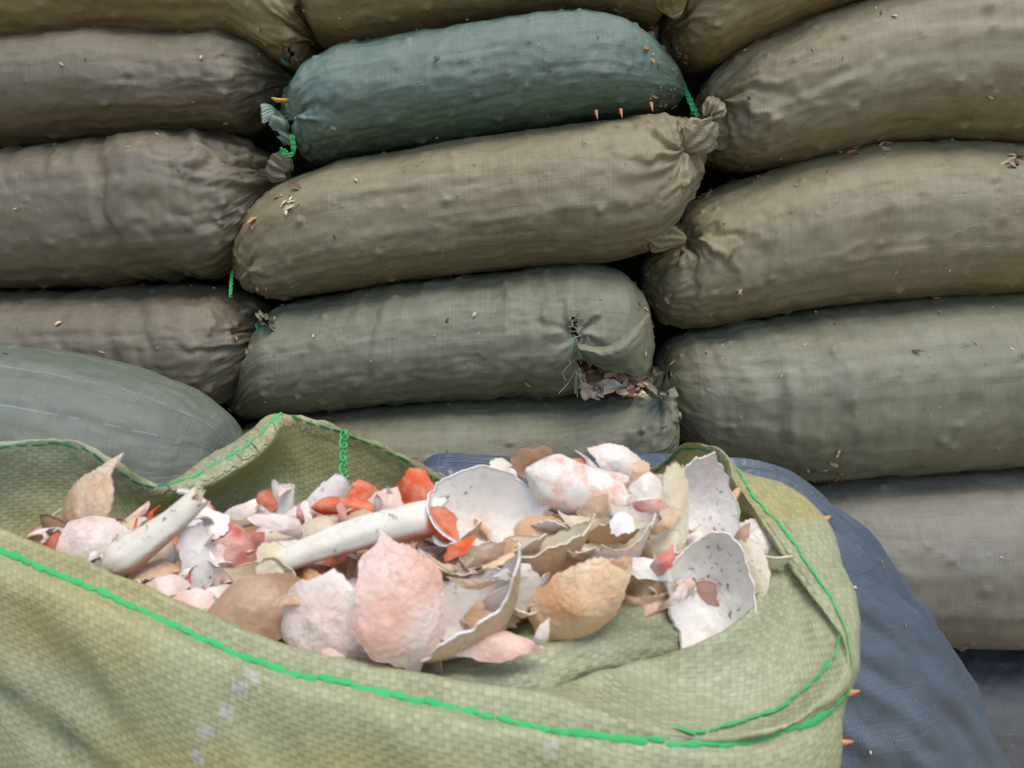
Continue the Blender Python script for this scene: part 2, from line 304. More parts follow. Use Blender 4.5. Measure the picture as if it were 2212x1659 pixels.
def lying_sack(name, label, top, bot, mat, seed, Y=1.5, hy=.17, wr=.5, wrx=None, knots=(), nx=300, bumps=70, chips=45, lump=1., hole=None, expo=2.35, yoff=None):
    rng = np.random.default_rng(seed)
    top = np.array(top, float); bot = np.array(bot, float)
    x0 = min(top[0, 0], bot[0, 0]); x1 = max(top[-1, 0], bot[-1, 0])
    s = np.linspace(0, 1, nx); xs = x0 + (x1 - x0) * (1 - np.cos(np.pi * s)) / 2
    ty = smooth(np.interp(xs, top[:, 0], top[:, 1]), 7); by = smooth(np.interp(xs, bot[:, 0], bot[:, 1]), 7)
    T = np.array([pixY(a, b, Y) for a, b in zip(xs, ty)]); B = np.array([pixY(a, b, Y) for a, b in zip(xs, by)])
    cx = (T[:, 0] + B[:, 0]) / 2; cz = (T[:, 2] + B[:, 2]) / 2; hz = np.maximum((T[:, 2] - B[:, 2]) / 2, .002)
    hzm = np.percentile(hz, 70); hh = hy * np.minimum((hz / hzm), 1.1) ** .8
    ca, sa = np.cos(AN), np.sin(AN); e = 2 / expo
    P = np.zeros((nx, len(AN), 3))
    P[..., 0] = cx[:, None]; P[..., 1] = Y - hh[:, None] * np.sign(ca) * np.abs(ca) ** e; P[..., 2] = cz[:, None] + hz[:, None] * np.sign(sa) * np.abs(sa) ** e
    if yoff is not None: P[..., 1] += np.interp(xs, yoff[0], yoff[1])[:, None]
    nr = gnormal(P, False, True)
    ctr = np.stack([cx, np.full(nx, Y), cz], 1)[:, None]
    nr *= np.sign(((P - ctr) * nr).sum(-1, keepdims=True) + 1e-9)
    U = (cx - cx[0])[:, None] + 0 * AN[None]; V = .16 * AN[None] + 0 * U
    end = np.minimum(1, np.minimum(s, 1 - s) * 14)[:, None]
    d = lump * (.0040 * fbm(U * 7, V * 8, seed) + .0020 * fbm(U * 19, V * 20, seed + 9)) + .0012 * fbm(U * 60, V * 60, seed + 3)
    m = np.clip(fbm(U * 5, V * 5, seed + 21) + .25, 0, 1)
    if wrx: m = m * .4 + np.interp(np.broadcast_to(xs[:, None], U.shape), wrx[0], wrx[1])
    warp = fbm(U * 8, V * 9, seed + 5) * .9
    wn = fbm(U * 34 + warp + V * 5 * np.sign(rng.random() - .5), V * 3.5, seed + 31, 2)
    d += wr * .0066 * m * (np.abs(wn) ** .8 * np.sign(wn))
    dl = fbm(U * 2.5, V * 38 + warp * .5, seed + 41, 2); d += .0022 * dl + .0016 * fbm(U * 30, V * 90, seed + 51, 2) * np.clip(m, 0, 1)
    for _ in range(bumps):
        i, j = rng.integers(4, nx - 4), rng.integers(4, 146)
        r2 = ((P - P[i, j]) ** 2).sum(-1); sg = rng.uniform(.0028, .006); d += rng.uniform(.002, .0065) * np.exp(-r2 / (2 * sg * sg))
    for (kx, ky, Rk, nk, dep) in knots:
        K = pixY(kx, ky, Y - hy * .8); dx = P[..., 0] - K[0]; dz = P[..., 2] - K[2]; r = np.sqrt(dx * dx + dz * dz); ph = np.arctan2(dz, dx)
        front = (P[..., 1] < Y + .02)
        swirl = ph + 6 * r + .25 * fbm(U * 30, V * 30, seed + 77)
        rd = np.sin(swirl * nk) * .45 + np.sin(swirl * nk * .53 + 1.3) * .6 + np.sin(swirl * nk * 1.9 + .4) * .38
        d += front * (.0115 * rd * np.exp(-r / Rk) * np.clip(r / .012, 0, 1) - dep * np.exp(-(r / .032) ** 2))
    P = P + nr * (d * end)[..., None]
    if len(knots) == 0 or True: P[0] = P[0].mean(0); P[-1] = P[-1].mean(0)
    fc = gridf(nx, len(AN), False, True)
    flat = P.reshape(-1, 3)
    if hole:
        ctrs = flat[fc].mean(1); rel = ctrs - CAM; dd = rel @ FW; qx = 1106 + F * (rel @ RT) / dd; qy = 829.5 - F * (rel @ UP) / dd
        rag = 7 * vn(qx * .11, qy * .11, 5) + 5 * vn(qx * .4, qy * .4, 6)
        kill = np.zeros(len(fc), bool)
        for poly in hole:
            ins = np.zeros(len(fc), bool); pg = np.array(poly, float); jx = len(pg) - 1
            xx, yy = qx + rag, qy + rag
            for ii in range(len(pg)):
                a, b = pg[ii], pg[jx]; c = (a[1] > yy) != (b[1] > yy); tt = a[0] + (yy - a[1]) / (b[1] - a[1] + 1e-9) * (b[0] - a[0]); ins ^= c & (xx < tt); jx = ii
            kill |= ins & (ctrs[:, 1] < Y - .0)
        fc = fc[~kill]
    uv = np.stack([U.ravel(), V.ravel()], 1)
    o = mk(name, flat, fc, mat, uv=uv); tag(o, label, 'sack', 'sacks stacked in the wall')
    fr = (np.abs(AN) < R(95))[None] & (s[:, None] > .02) & (s[:, None] < .98)
    if chips: chip_cloud('shell_flecks', o, P[fr], nr[fr], rng, chips, .003, .007, M_chip)
    o_data[o.name] = (P, nr, xs)
    return o
o_data = {}
TOPSTORE = []

def neck(parent, base, tip, w0, w1, mat, seed, cord=None, name='tied_neck', pleats=9):
    rng = np.random.default_rng(seed); base = np.array(base); tip = np.array(tip); ax = tip - base; L = np.linalg.norm(ax); ax /= L
    A = np.cross(ax, [.1, 1, .2]); A /= np.linalg.norm(A); B = np.cross(ax, A)
    nt_, na = 26, 72; t = np.linspace(0, 1, nt_)[:, None]; a = np.linspace(0, 2 * np.pi, na, endpoint=False)[None]
    w1 = w1 * 1.3; r = w0 + (w1 - w0) * np.sin(np.clip(t * 1.5, 0, 1) * np.pi / 2) - .75 * w1 * np.clip(t - .75, 0, 1) ** 1.5 * 6
    r = r * (1 + .22 * np.clip(t * 2.5, 0, 1) * np.sin(pleats * a + 3 * fbm(a * 0 + t * 2, t * 3, seed)) * (1 + .5 * np.sin(2 * a + seed)))
    fl = .55 + .1 * np.sin(seed)
    P = base + ax * (t * L * (1 + .22 * t * vn(a * 2.2, a * 0 + seed, seed)))[..., None] + A * (r * np.cos(a))[..., None] + B * (fl * r * np.sin(a))[..., None]
    P = P + B * (.012 * np.sin(t * 3 + seed))[..., None]
    uv = np.stack([(t * L + 0 * a).ravel(), (a * .02 + 0 * t).ravel()], 1)
    o = mk(name, P.reshape(-1, 3), gridf(nt_, na, False, True), mat, parent=parent, uv=uv)
    ph = np.linspace(0, 2 * np.pi, 24, endpoint=False)
    ring = base + ax * .006 + A * (w0 * 1.25 * np.cos(ph))[:, None] + B * (w0 * .85 * np.sin(ph))[:, None]
    V, Fc = tube(ring, .0022, 8, True); mk('tie_cord', V, Fc, cord or mat, parent=o) if False else mk('tie_cord', V, Fc, cord or mat, parent=parent)
    return o
def chain(parent, pts, mat, r=.0011, amp=.005, step=.006, name='stitch_thread', seed=1):
    P = np.array(pts); t = np.linspace(0, len(P) - 1, 300); Q = catmull(P, t); L = np.concatenate([[0], np.cumsum(np.linalg.norm(np.diff(Q, axis=0), axis=1))])
    n = max(40, int(L[-1] / step * 14)); l = np.linspace(0, L[-1], n); Q = np.stack([np.interp(l, L, Q[:, k]) for k in range(3)], 1)
    T = np.gradient(Q, axis=0); T /= np.linalg.norm(T, axis=1, keepdims=True); A = np.cross(T, [0, 1, 0]); A /= np.linalg.norm(A, axis=1, keepdims=True)
    ph = l / step * 2 * np.pi; am = amp * (1 + .4 * vn(l * 120, l * 0, seed))
    Q = Q + A * (am * np.sin(ph))[:, None] + T * (step * .55 * np.cos(ph))[:, None] - np.array([0, 1, 0]) * (.002 * np.cos(ph * .5))[:, None]
    V, Fc = tube(Q, r, 6); return mk(name, V, Fc, mat, parent=parent)
def spine(parent, p, d, L, r, mat=None, name='shell_spine'):
    p = np.array(p); d = np.array(d, float); d /= np.linalg.norm(d); t = np.linspace(0, 1, 7)
    side = np.cross(d, [0, 1, .1]); path = p + d * (t * L - .003)[:, None] + side * (.12 * L * t ** 2)[:, None]
    V, Fc = tube(path, r * (1 - t) ** .8 + .0002, 8); return mk(name, V, Fc, mat or M_spine, parent=parent)
def on(px, py, Y=1.5, off=.165): return pixY(px, py, Y - off)

def sm(nm, pal, seed, **k): return sack_mat('woven_' + nm, *pal, seed, **k)
m_o = [sm('olive_%d' % i, OLIVE, i) for i in range(3)]
m_y = sm('ochre', YELL, 4); m_g = [sm('grey_green_%d' % i, GREEN, 6 + i) for i in range(2)]; m_t = sm('teal', TEAL, 9, rough=.42); m_p = sm('pale_green', PALE, 11, lines=True, grit=.5)
m_b = sm('blue', BLUE, 13, rough=.42, grit=.6); m_br = [sm('brown_%d' % i, BROWN, 15 + i) for i in range(2)]; m_gr = sm('grey', GREY, 19); m_dk = sm('dark_blue_grey', DARK, 23)

SK = 'woven_sack'
# top row (cut by the frame)
T1 = lying_sack(SK, 'ochre sack in the top left corner, lying on a brownish sack', [(-500, -20), (-420, -110), (-100, -170), (400, -175), (600, -140), (680, -60), (700, 20)], [(-500, 40), (-420, 90), (-100, 120), (300, 108), (540, 112), (620, 165), (670, 165), (700, 90)], m_y, 101, wr=.6, knots=[(660, 60, .06, 9, .012)])
T2 = lying_sack(SK, 'ochre sack at the top edge lying on the teal sack', [(622, -60), (680, -130), (900, -190), (1300, -200), (1400, -140), (1442, -20)], [(622, -30), (650, 40), (700, 112), (760, 122), (900, 92), (1060, 62), (1200, 42), (1340, 52), (1410, 70), (1442, 20)], m_y, 102, wr=.3)
T3 = lying_sack(SK, 'ochre sack at the top edge right of the dark gap, its knotted end showing', [(1432, 20), (1450, -60), (1560, -150), (1900, -260), (2300, -280), (2420, -150)], [(1432, 70), (1455, 125), (1510, 158), (1580, 128), (1680, 82), (1850, 22), (2050, -5), (2300, -20), (2420, -120)], m_y, 103, wr=.5, knots=[(1462, 35, .05, 8, .010)])
neck(T3, on(1462, 35, off=.12), on(1452, -14, off=.15), .008, .018, m_y, 3)
# second row
L1 = lying_sack(SK, 'grey olive sack at left edge, left of the teal sack', [(-480, 220), (-400, 130), (0, 100), (130, 91), (270, 73), (430, 86), (530, 82), (600, 112), (640, 170)], [(-480, 250), (-400, 320), (0, 328), (200, 315), (400, 298), (550, 294), (600, 255), (640, 195)], m_br[0], 111, wr=.7, wrx=([0, 350, 600], [0, .3, .9]), knots=[(612, 140, .06, 8, .010)])
neck(L1, on(612, 140, off=.10), on(632, 110, off=.11), .006, .014, m_br[0], 4, M_dgreen)
M1 = lying_sack(SK, 'teal green sack, the only teal one in the wall', [(620, 245), (640, 200), (700, 142), (760, 112), (860, 94), (1000, 74), (1130, 50), (1250, 40), (1330, 54), (1400, 96), (1450, 144), (1482, 195)], [(620, 275), (645, 318), (690, 362), (780, 338), (1000, 308), (1200, 280), (1400, 250), (1460, 228), (1482, 200)], m_t, 112, wr=.55, wrx=([620, 900, 1200, 1450], [.2, .5, .6, .1]), knots=[(632, 255, .05, 8, .008)], Y=1.48)
neck(M1, on(632, 258, 1.48, .09), on(578, 286, 1.48, .13), .009, .030, m_t, 5, M_dgreen, pleats=5)
R1 = lying_sack(SK, 'big grey olive sack at the upper right edge, above another long one', [(1493, 250), (1520, 180), (1580, 112), (1700, 56), (1850, 6), (2000, -18), (2212, -28), (2460, 0), (2560, 150)], [(1493, 290), (1530, 352), (1590, 372), (1640, 368), (1760, 350), (1900, 318), (2000, 316), (2212, 322), (2460, 310), (2560, 180)], m_o[0], 113, wr=.35, knots=[(1552, 215, .07, 9, .012)], bumps=110, chips=70)
neck(R1, on(1552, 215, off=.11), on(1530, 250, off=.13), .006, .014, m_o[0], 6, M_dgreen)
# third row
L2 = lying_sack(SK, 'brown wrinkled sack at the left edge, its puckered end beside the torn-cornered olive sack', [(-480, 460), (-400, 350), (0, 332), (150, 318), (300, 299), (400, 275), (470, 279), (540, 308), (590, 340), (616, 390)], [(-480, 500), (-400, 615), (0, 622), (200, 618), (400, 604), (480, 596), (540, 560), (590, 470), (616, 410)], m_br[1], 121, wr=1.2, wrx=([0, 200, 450, 600], [.3, .4, 1., 1.]), knots=[(592, 345, .12, 10, .010)], Y=1.48)
neck(L2, on(596, 350, 1.48, .10), on(616, 372, 1.48, .12), .007, .018, m_br[1], 7, M_dgreen)
M2 = lying_sack(SK, 'long olive sack directly under the teal sack, knotted at its right end', [(508, 580), (540, 508), (580, 438), (640, 390), (760, 341), (900, 320), (1100, 291), (1300, 262), (1400, 248), (1455, 250), (1490, 290), (1512, 375)], [(508, 592), (545, 628), (600, 648), (700, 634), (900, 604), (1100, 580), (1300, 568), (1400, 544), (1450, 490), (1495, 425), (1512, 390)], m_o[1], 122, wr=.3, knots=[(1484, 322, .06, 9, .014), (520, 585, .03, 6, .004)], Y=1.46, bumps=50)
neck(M2, on(1484, 322, 1.46, .12), on(1534, 272, 1.46, .15), .007, .020, m_o[1], 8)
R2 = lying_sack(SK, 'long grey olive sack in the middle right, knotted tuft at its left end', [(1388, 585), (1415, 515), (1470, 450), (1560, 400), (1700, 346), (1830, 316), (1950, 305), (2100, 308), (2212, 316), (2460, 330), (2560, 450)], [(1388, 620), (1425, 690), (1480, 708), (1600, 690), (1800, 655), (2000, 640), (2212, 632), (2460, 620), (2560, 480)], m_o[2], 123, wr=.45, knots=[(1474, 516, .075, 9, .018)], bumps=100, chips=70)
neck(R2, on(1474, 516, off=.125), on(1402, 512, off=.17), .008, .019, m_o[2], 9, M_yellow)
# fourth row
L3 = lying_sack(SK, 'dark wrinkled sack with a green gathered end, above the pale green sack', [(-480, 740), (-400, 640), (0, 628), (200, 626), (400, 614), (510, 622), (570, 655), (586, 720)], [(-480, 770), (-400, 860), (0, 880), (250, 870), (420, 866), (500, 866), (548, 828), (578, 770), (586, 740)], m_br[1], 131, wr=.9, wrx=([0, 200, 450, 570], [.4, .5, .8, .3]), knots=[(560, 712, .06, 10, .014)], Y=1.46)
neck(L3, on(560, 712, 1.46, .12), on(578, 690, 1.46, .14), .007, .016, m_g[0], 10, M_dgreen)
HOLE = [[(1252, 776), (1300, 792), (1345, 800), (1392, 808), (1420, 880), (1258, 880)], [(1239, 678), (1247, 695), (1248, 735), (1241, 742), (1236, 712)]]
M3 = lying_sack(SK, 'torn olive sack with a ripped corner spilling shell bits', [(500, 868), (545, 790), (580, 700), (612, 656), (760, 632), (900, 604), (1100, 578), (1250, 565), (1330, 578), (1378, 628), (1402, 700)], [(500, 874), (540, 898), (620, 888), (800, 868), (1000, 853), (1250, 846), (1350, 842), (1392, 800), (1402, 720)], m_g[0], 132, wr=1.0, wrx=([500, 800, 1100, 1300], [.3, .5, .9, .2]), Y=1.46, hole=HOLE, knots=[(1244, 715, .035, 6, .01)], chips=70)
R3 = lying_sack(SK, 'wide grey green sack on the right with slanted creases at its left end', [(1418, 790), (1440, 740), (1480, 712), (1600, 692), (1800, 657), (2000, 637), (2212, 628), (2460, 640), (2560, 800)], [(1418, 860), (1445, 925), (1490, 972), (1560, 992), (1700, 1020), (1800, 1020), (2000, 1005), (2212, 990), (2460, 980), (2560, 840)], m_g[1], 133, wr=.9, wrx=([1420, 1600, 1800, 2000], [.5, 1., .5, .1]), bumps=100, chips=70, Y=1.48, hy=.19)
# fifth row
M4 = lying_sack(SK, 'smooth grey sack below the torn one, dark knot at its right end', [(500, 960), (540, 915), (620, 890), (800, 870), (1000, 855), (1250, 845), (1330, 830), (1390, 795), (1432, 798), (1450, 850)], [(500, 1000), (560, 1060), (700, 1090), (1000, 1080), (1250, 1040), (1400, 1000), (1438, 960), (1450, 900)], m_g[1], 141, wr=.25, knots=[(1432, 856, .05, 9, .012)], Y=1.44, lump=.7, chips=30)
neck(M4, on(1432, 856, 1.44, .13), on(1442, 800, 1.44, .17), .007, .016, m_g[0], 11)
R4 = lying_sack(SK, 'smooth grey sack low on the right, its end behind the blue sack', [(1640, 1130), (1680, 1050), (1760, 1028), (1850, 1020), (2000, 1008), (2212, 993), (2460, 990), (2560, 1150)], [(1640, 1200), (1720, 1300), (1850, 1362), (1960, 1355), (2060, 1360), (2212, 1358), (2460, 1350), (2560, 1200)], m_gr, 142, wr=.15, lump=.6, Y=1.44, hy=.2, bumps=60, chips=40)
R5 = lying_sack(SK, 'dark sack in the lower right corner, lowest of the wall', [(1700, 1500), (1750, 1420), (1900, 1378), (2070, 1366), (2300, 1364), (2460, 1380), (2560, 1550)], [(1700, 1600), (1800, 1720), (2000, 1752), (2200, 1760), (2460, 1740), (2560, 1600)], m_dk, 143, wr=.3, Y=1.46, hy=.2, chips=20)
# sacks further down the pile, behind the pale, blue and open ones
L5 = lying_sack(SK, 'olive sack low in the left of the wall behind the pale sack', [(-480, 960), (-400, 890), (0, 884), (350, 872), (480, 880), (540, 960)], [(-480, 1020), (-400, 1120), (0, 1150), (350, 1150), (480, 1120), (540, 1000)], m_o[0], 151, nx=90, bumps=0, chips=0)
L6 = lying_sack(SK, 'olive sack second from the ground in the left of the wall', [(-480, 1260), (-400, 1160), (0, 1155), (400, 1155), (520, 1180), (580, 1270)], [(-480, 1330), (-400, 1430), (0, 1450), (400, 1440), (540, 1400), (580, 1310)], m_o[1], 152, nx=90, bumps=0, chips=0)
L7 = lying_sack(SK, 'olive sack on the ground in the left of the wall', [(-480, 1580), (-400, 1460), (0, 1455), (400, 1450), (560, 1470), (620, 1580)], [(-480, 1640), (-400, 1745), (0, 1770), (400, 1765), (560, 1730), (620, 1620)], m_o[2], 153, nx=90, bumps=0, chips=0)
M5 = lying_sack(SK, 'olive sack in the middle of the wall behind the heap of shells', [(560, 1180), (640, 1110), (800, 1095), (1100, 1080), (1400, 1070), (1560, 1100), (1630, 1190)], [(560, 1230), (660, 1340), (900, 1370), (1200, 1370), (1450, 1350), (1580, 1300), (1630, 1230)], m_o[0], 154, nx=90, bumps=0, chips=0)
M6 = lying_sack(SK, 'olive sack on the ground in the middle of the wall', [(640, 1510), (700, 1410), (900, 1380), (1200, 1378), (1500, 1370), (1620, 1420), (1680, 1520)], [(640, 1580), (720, 1720), (900, 1762), (1200, 1765), (1500, 1760), (1630, 1700), (1680, 1570)], m_o[1], 155, nx=90, bumps=0, chips=0)
# pale sack lying in front of the wall on the left
L4 = lying_sack('woven_sack', 'smooth pale green sack with thin white lines, behind the left rim of the open sack', [(-420, 900), (-340, 770), (-150, 745), (0, 748), (150, 766), (300, 802), (420, 850), (490, 905), (530, 985)], [(-420, 960), (-340, 1120), (-150, 1180), (0, 1210), (150, 1230), (300, 1240), (420, 1210), (500, 1110), (530, 1010)], m_p, 161, Y=1.16, hy=.15, wr=.12, lump=.5, bumps=14, chips=10, nx=260)
L4['group'] = 'sacks in front of the wall'
LS = lying_sack('woven_sack', 'olive sack under the smooth pale green sack', [(-420, 1320), (-340, 1250), (0, 1240), (300, 1246), (460, 1290), (520, 1400)], [(-420, 1500), (-340, 1620), (0, 1650), (300, 1640), (460, 1580), (520, 1440)], m_o[2], 162, Y=1.16, hy=.15, nx=90, bumps=0, chips=0)
LG = lying_sack('woven_sack', 'olive sack on the ground under the pale green sack', [(-420, 1800), (-340, 1670), (0, 1655), (300, 1655), (460, 1700), (520, 1800)], [(-420, 1900), (-340, 2120), (0, 2200), (300, 2200), (460, 2120), (520, 1860)], m_o[0], 163, Y=1.16, hy=.15, nx=90, bumps=0, chips=0)

# loose bits on the wall
chain(M1, [on(606, 322, 1.48, .15), on(628, 335, 1.48, .15), on(634, 318, 1.48, .15), on(630, 292, 1.48, .14)], M_green, amp=.0035, step=.005)
chain(M1, [on(1474, 180, 1.48, .03), on(1488, 210, 1.48, .06), on(1500, 240, 1.48, .08), on(1508, 252, 1.48, .08)], M_green, amp=.004, step=.006)
chain(M2, [on(502, 585, 1.46, .06), on(499, 612, 1.46, .10), on(498, 640, 1.46, .14)], M_green, amp=.003, step=.007, r=.0008)
for (x, y) in ((1288, 243), (1341, 240), (1407, 226)):
    spine(M1, on(x, y, 1.48, .15), (0.05, -.5, -1), .016, .0032)
V, Fc = tube([on(588, 212, 1.48, .12), on(600, 217, 1.48, .14), on(625, 218, 1.48, .12)], [.002, .004, .004], 8); mk('yellow_tag', V, Fc, M_yellow, parent=M1)

# torn sack: flap with a folded hem, frayed threads, shell bits in the hole
def sheet(name, rows, mat, parent, nu=60, nv=24, wob=.002, seed=1, thick=.0):
    G = np.array(rows, float); a = catmull(G, np.linspace(0, len(G) - 1, nv)); b = np.stack([catmull(a[i], np.linspace(0, G.shape[1] - 1, nu)) for i in range(nv)])
    n = gnormal(b); uu = np.linspace(0, 1, nu)[None] + np.zeros((nv, 1)); vv = np.linspace(0, 1, nv)[:, None] + 0 * uu
    b = b + n * (wob * (fbm(uu * 7, vv * 5, seed) + .5 * fbm(uu * 22, vv * 14, seed + 4)))[..., None]
    L = np.linalg.norm(np.diff(b[nv // 2], axis=0), axis=1).sum(); H = np.linalg.norm(np.diff(b[:, nu // 2], axis=0), axis=1).sum()
    return mk(name, b.reshape(-1, 3), gridf(nv, nu), mat, parent=parent, uv=np.stack([(uu * L).ravel(), (vv * H).ravel()], 1)), b
o3 = lambda x, y, f=.16: on(x, y, 1.46, f)
sheet('torn_flap', [[o3(1246, 742, .18), o3(1290, 750, .185), o3(1330, 738, .18), o3(1370, 705, .16), o3(1398, 672, .12)],
                    [o3(1250, 752, .20), o3(1295, 764, .205), o3(1340, 752, .20), o3(1378, 718, .175), o3(1404, 682, .13)],
                    [o3(1256, 766, .185), o3(1298, 785, .19), o3(1345, 782, .19), o3(1388, 756, .165), o3(1408, 720, .125)],
                    [o3(1262, 776, .165), o3(1302, 798, .17), o3(1345, 806, .17), o3(1388, 812, .155), o3(1402, 790, .12)]], m_g[0], M3, wob=.003, seed=8)
rng = np.random.default_rng(8)
for k in range(16):
    x = 1240 + rng.random() * 22; y = 700 + rng.random() * 70 if k < 8 else 780 + rng.random() * 40
    a = o3(x, y, .178); b = o3(x + rng.normal() * 18, y + 18 + rng.random() * 45, .185); m = (a + b) / 2 + rng.normal(size=3) * .006
    V, Fc = tube(catmull(np.array([a, m, b]), np.linspace(0, 2, 12)), .0005, 5); mk('frayed_thread', V, Fc, M_fray, parent=M3)
chain(M3, [o3(1246, 738, .19), o3(1242, 755, .19), o3(1246, 772, .185)], M_dgreen, amp=.003, step=.006, r=.0008)
TP = np.array([o3(1228 + 26 * a, 660 + 95 * b, .13) for a in np.linspace(0, 1, 8) for b in np.linspace(0, 1, 16)])
sheet('spilled_filling', TP.reshape(8, 16, 3)[::2], M_chip[2], M3, wob=.006, seed=4); chip_cloud('spilled_bits', M3, TP, np.tile([0, -.95, .2], (len(TP), 1)), np.random.default_rng(15), 40, .005, .012, M_chip)
for k in range(9):
    y = 668 + k * 9.5; a = o3(1226 + rng.random() * 6, y, .176); b = o3(1254 + rng.random() * 8, y + rng.normal() * 9, .176)
    V, Fc = tube(catmull(np.array([a, (a + b) / 2 + rng.normal(size=3) * .004, b]), np.linspace(0, 2, 10)), .0006, 5); mk('frayed_thread', V, Fc, M_fray, parent=M3)
HP = np.array([o3(1256 + 134 * a, 790 + 62 * b + 8 * math.sin(a * 9), .115 + .03 * b) for a in np.linspace(0, 1, 24) for b in np.linspace(0, 1, 10)])
oc, _ = sheet('spilled_filling', HP.reshape(24, 10, 3)[::4], M_chip[1], M3, wob=.006, seed=3)
cc = chip_cloud('spilled_bits', M3, HP, np.tile([0, -.85, .5], (len(HP), 1)), np.random.default_rng(5), 170, .006, .017, M_chip)

def cluster(par, pts, n, lo, hi, seed, Y=1.5):
    P, nr, xs = o_data[par.name]; fl = P.reshape(-1, 3); fn = nr.reshape(-1, 3); rel = fl - CAM; dd = rel @ FW; qx = 1106 + F * (rel @ RT) / dd; qy = 829.5 - F * (rel @ UP) / dd
    m = np.zeros(len(fl), bool)
    for (x, y, r) in pts: m |= ((qx - x) ** 2 + (qy - y) ** 2 < r * r) & (fl[:, 1] < Y)
    if m.sum() > 3: chip_cloud('shell_bits', par, fl[m], fn[m], np.random.default_rng(seed), n, lo, hi, M_chip)
cluster(M2, [(625, 425, 28), (550, 480, 12)], 34, .005, .012, 1); cluster(M2, [(568, 622, 10), (610, 615, 6)], 8, .006, .012, 2)
cluster(R2, [(1520, 415, 16), (1835, 325, 20), (1910, 320, 14), (2190, 345, 20)], 36, .006, .014, 3); cluster(R2, [(1450, 640, 10), (1595, 630, 8), (1580, 545, 10)], 12, .006, .012, 4)
cluster(M1, [(1380, 180, 10), (1420, 130, 20), (1430, 215, 30), (1190, 145, 6), (1150, 200, 3)], 34, .004, .009, 5); cluster(R3, [(2030, 660, 18), (1825, 800, 4), (1780, 1000, 60)], 20, .005, .011, 6)
cluster(L3, [(600, 660, 20)], 6, .006, .012, 7); cluster(T3, [(1470, 120, 40)], 20, .004, .009, 8); cluster(T2, [(1300, 30, 40), (1060, 60, 20)], 10, .005, .012, 9)
# ------------------------------------------------------------------ blue sack standing behind the open one
def standing(name, label, rings, mat, seed, wr=.5):
    G = np.array(rings); nl, na = 200, 200                     # rings: (z, cx, cy, rx, ry)
    zz = catmull(G, np.linspace(0, len(G) - 1, nl)); a = np.linspace(0, 2 * np.pi, na, endpoint=False)[None]
    ce, se = np.cos(a), np.sin(a); e = 2 / 2.5
    P = np.zeros((nl, na, 3)); P[..., 0] = zz[:, 1:2] + zz[:, 3:4] * np.sign(ce) * np.abs(ce) ** e; P[..., 1] = zz[:, 2:3] + zz[:, 4:5] * np.sign(se) * np.abs(se) ** e; P[..., 2] = zz[:, :1]
    n = gnormal(P, False, True); ctr = np.stack([zz[:, 1], zz[:, 2], zz[:, 0]], 1)[:, None]; n *= np.sign(((P - ctr) * n).sum(-1, keepdims=True) + 1e-9)
    U = P[..., 2]; V = a * .2 + 0 * U
    d = .006 * fbm(U * 8, V * 9, seed) + .002 * fbm(U * 26, V * 28, seed + 1) + .0008 * fbm(U * 80, V * 80, seed + 2)
    w_ = fbm(U * 14 + V * 22, V * 8 - U * 5, seed + 3, 2); d += wr * .006 * np.abs(w_) * np.sign(w_)
    d *= np.clip((1 - np.linspace(0, 1, nl)) * 6, 0, 1)[:, None]
    P = P + n * d[..., None]; P[-1] = P[-1].mean(0); P[..., 2] = np.maximum(P[..., 2], .001)
    o = mk(name, P.reshape(-1, 3), gridf(nl, na, False, True), mat, uv=np.stack([V.ravel(), U.ravel()], 1))
    tag(o, label, 'sack', 'sacks in front of the wall'); return o, P, n
BS, BP, BN = standing('woven_sack', 'dusty blue sack standing behind the right rim of the open sack', [
    (.0, .40, .95, .33, .15), (.04, .40, .95, .35, .18), (.25, .40, .95, .355, .19), (.45, .36, .95, .31, .18), (.62, .30, .945, .275, .16), (.75, .21, .94, .265, .145), (.822, .14, .935, .255, .115), (.856, .10, .93, .215, .07), (.862, .09, .93, .12, .03), (.862, .09, .93, .0, .0)], m_b, 171, wr=2.4)
rng = np.random.default_rng(4); fr = (BN[..., 1] < .2) & (BP[..., 2] > .3)
chip_cloud('shell_flecks', BS, BP[fr], BN[fr], rng, 60, .002, .005, M_chip)
for k in range(9):
    x = 905 + k * 36 + rng.random() * 15
    spine(BS, pix(x, 1012 + rng.random() * 18, .90), (rng.normal() * .5, -.5, 1), .006 + rng.random() * .006, .0018, M_spine if k % 2 else M_chip[0])

# ------------------------------------------------------------------ the open green sack
# stations round the mouth: (inner3, inner2, inner1, near rim, crest, stitch, outer)
S = []
def st(crest, near, i1, i2, i3, p5, p6): S.append([pix(*i3), pix(*i2), pix(*i1), pix(*near), pix(*crest), pix(*p5), pix(*p6)])
def front(px, py, d, q=50):
    st((px, py, d), (px, py + 12, d + .012), (px, py + 60, d + .022), (px, py + 140, d + .03), (px, py + 300, d + .04), (px, py + q, d - .006), (px, py + 170, d - .022))
front(-250, 1030, .50); front(-60, 1118, .465, 45); front(120, 1190, .445, 48); front(300, 1262, .43, 52); front(450, 1328, .42, 58); front(600, 1390, .41, 55); front(740, 1425, .404, 52); front(870, 1450, .40, 58); front(1000, 1478, .395, 56)
st((1150, 1500, .392), (1155, 1499, .400), (1160, 1500, .408), (1165, 1520, .42), (1170, 1640, .43), (1150, 1568, .386), (1150, 1660, .378))
st((1280, 1538, .387), (1282, 1518, .398), (1284, 1490, .412), (1285, 1460, .43), (1290, 1620, .45), (1280, 1586, .382), (1280, 1690, .375))
st((1400, 1570, .383), (1400, 1535, .40), (1400, 1480, .425), (1400, 1420, .45), (1400, 1560, .475), (1400, 1598, .380), (1400, 1710, .373))
st((1500, 1588, .383), (1505, 1545, .405), (1505, 1475, .425), (1500, 1385, .440), (1490, 1520, .48), (1500, 1606, .381), (1505, 1720, .375))
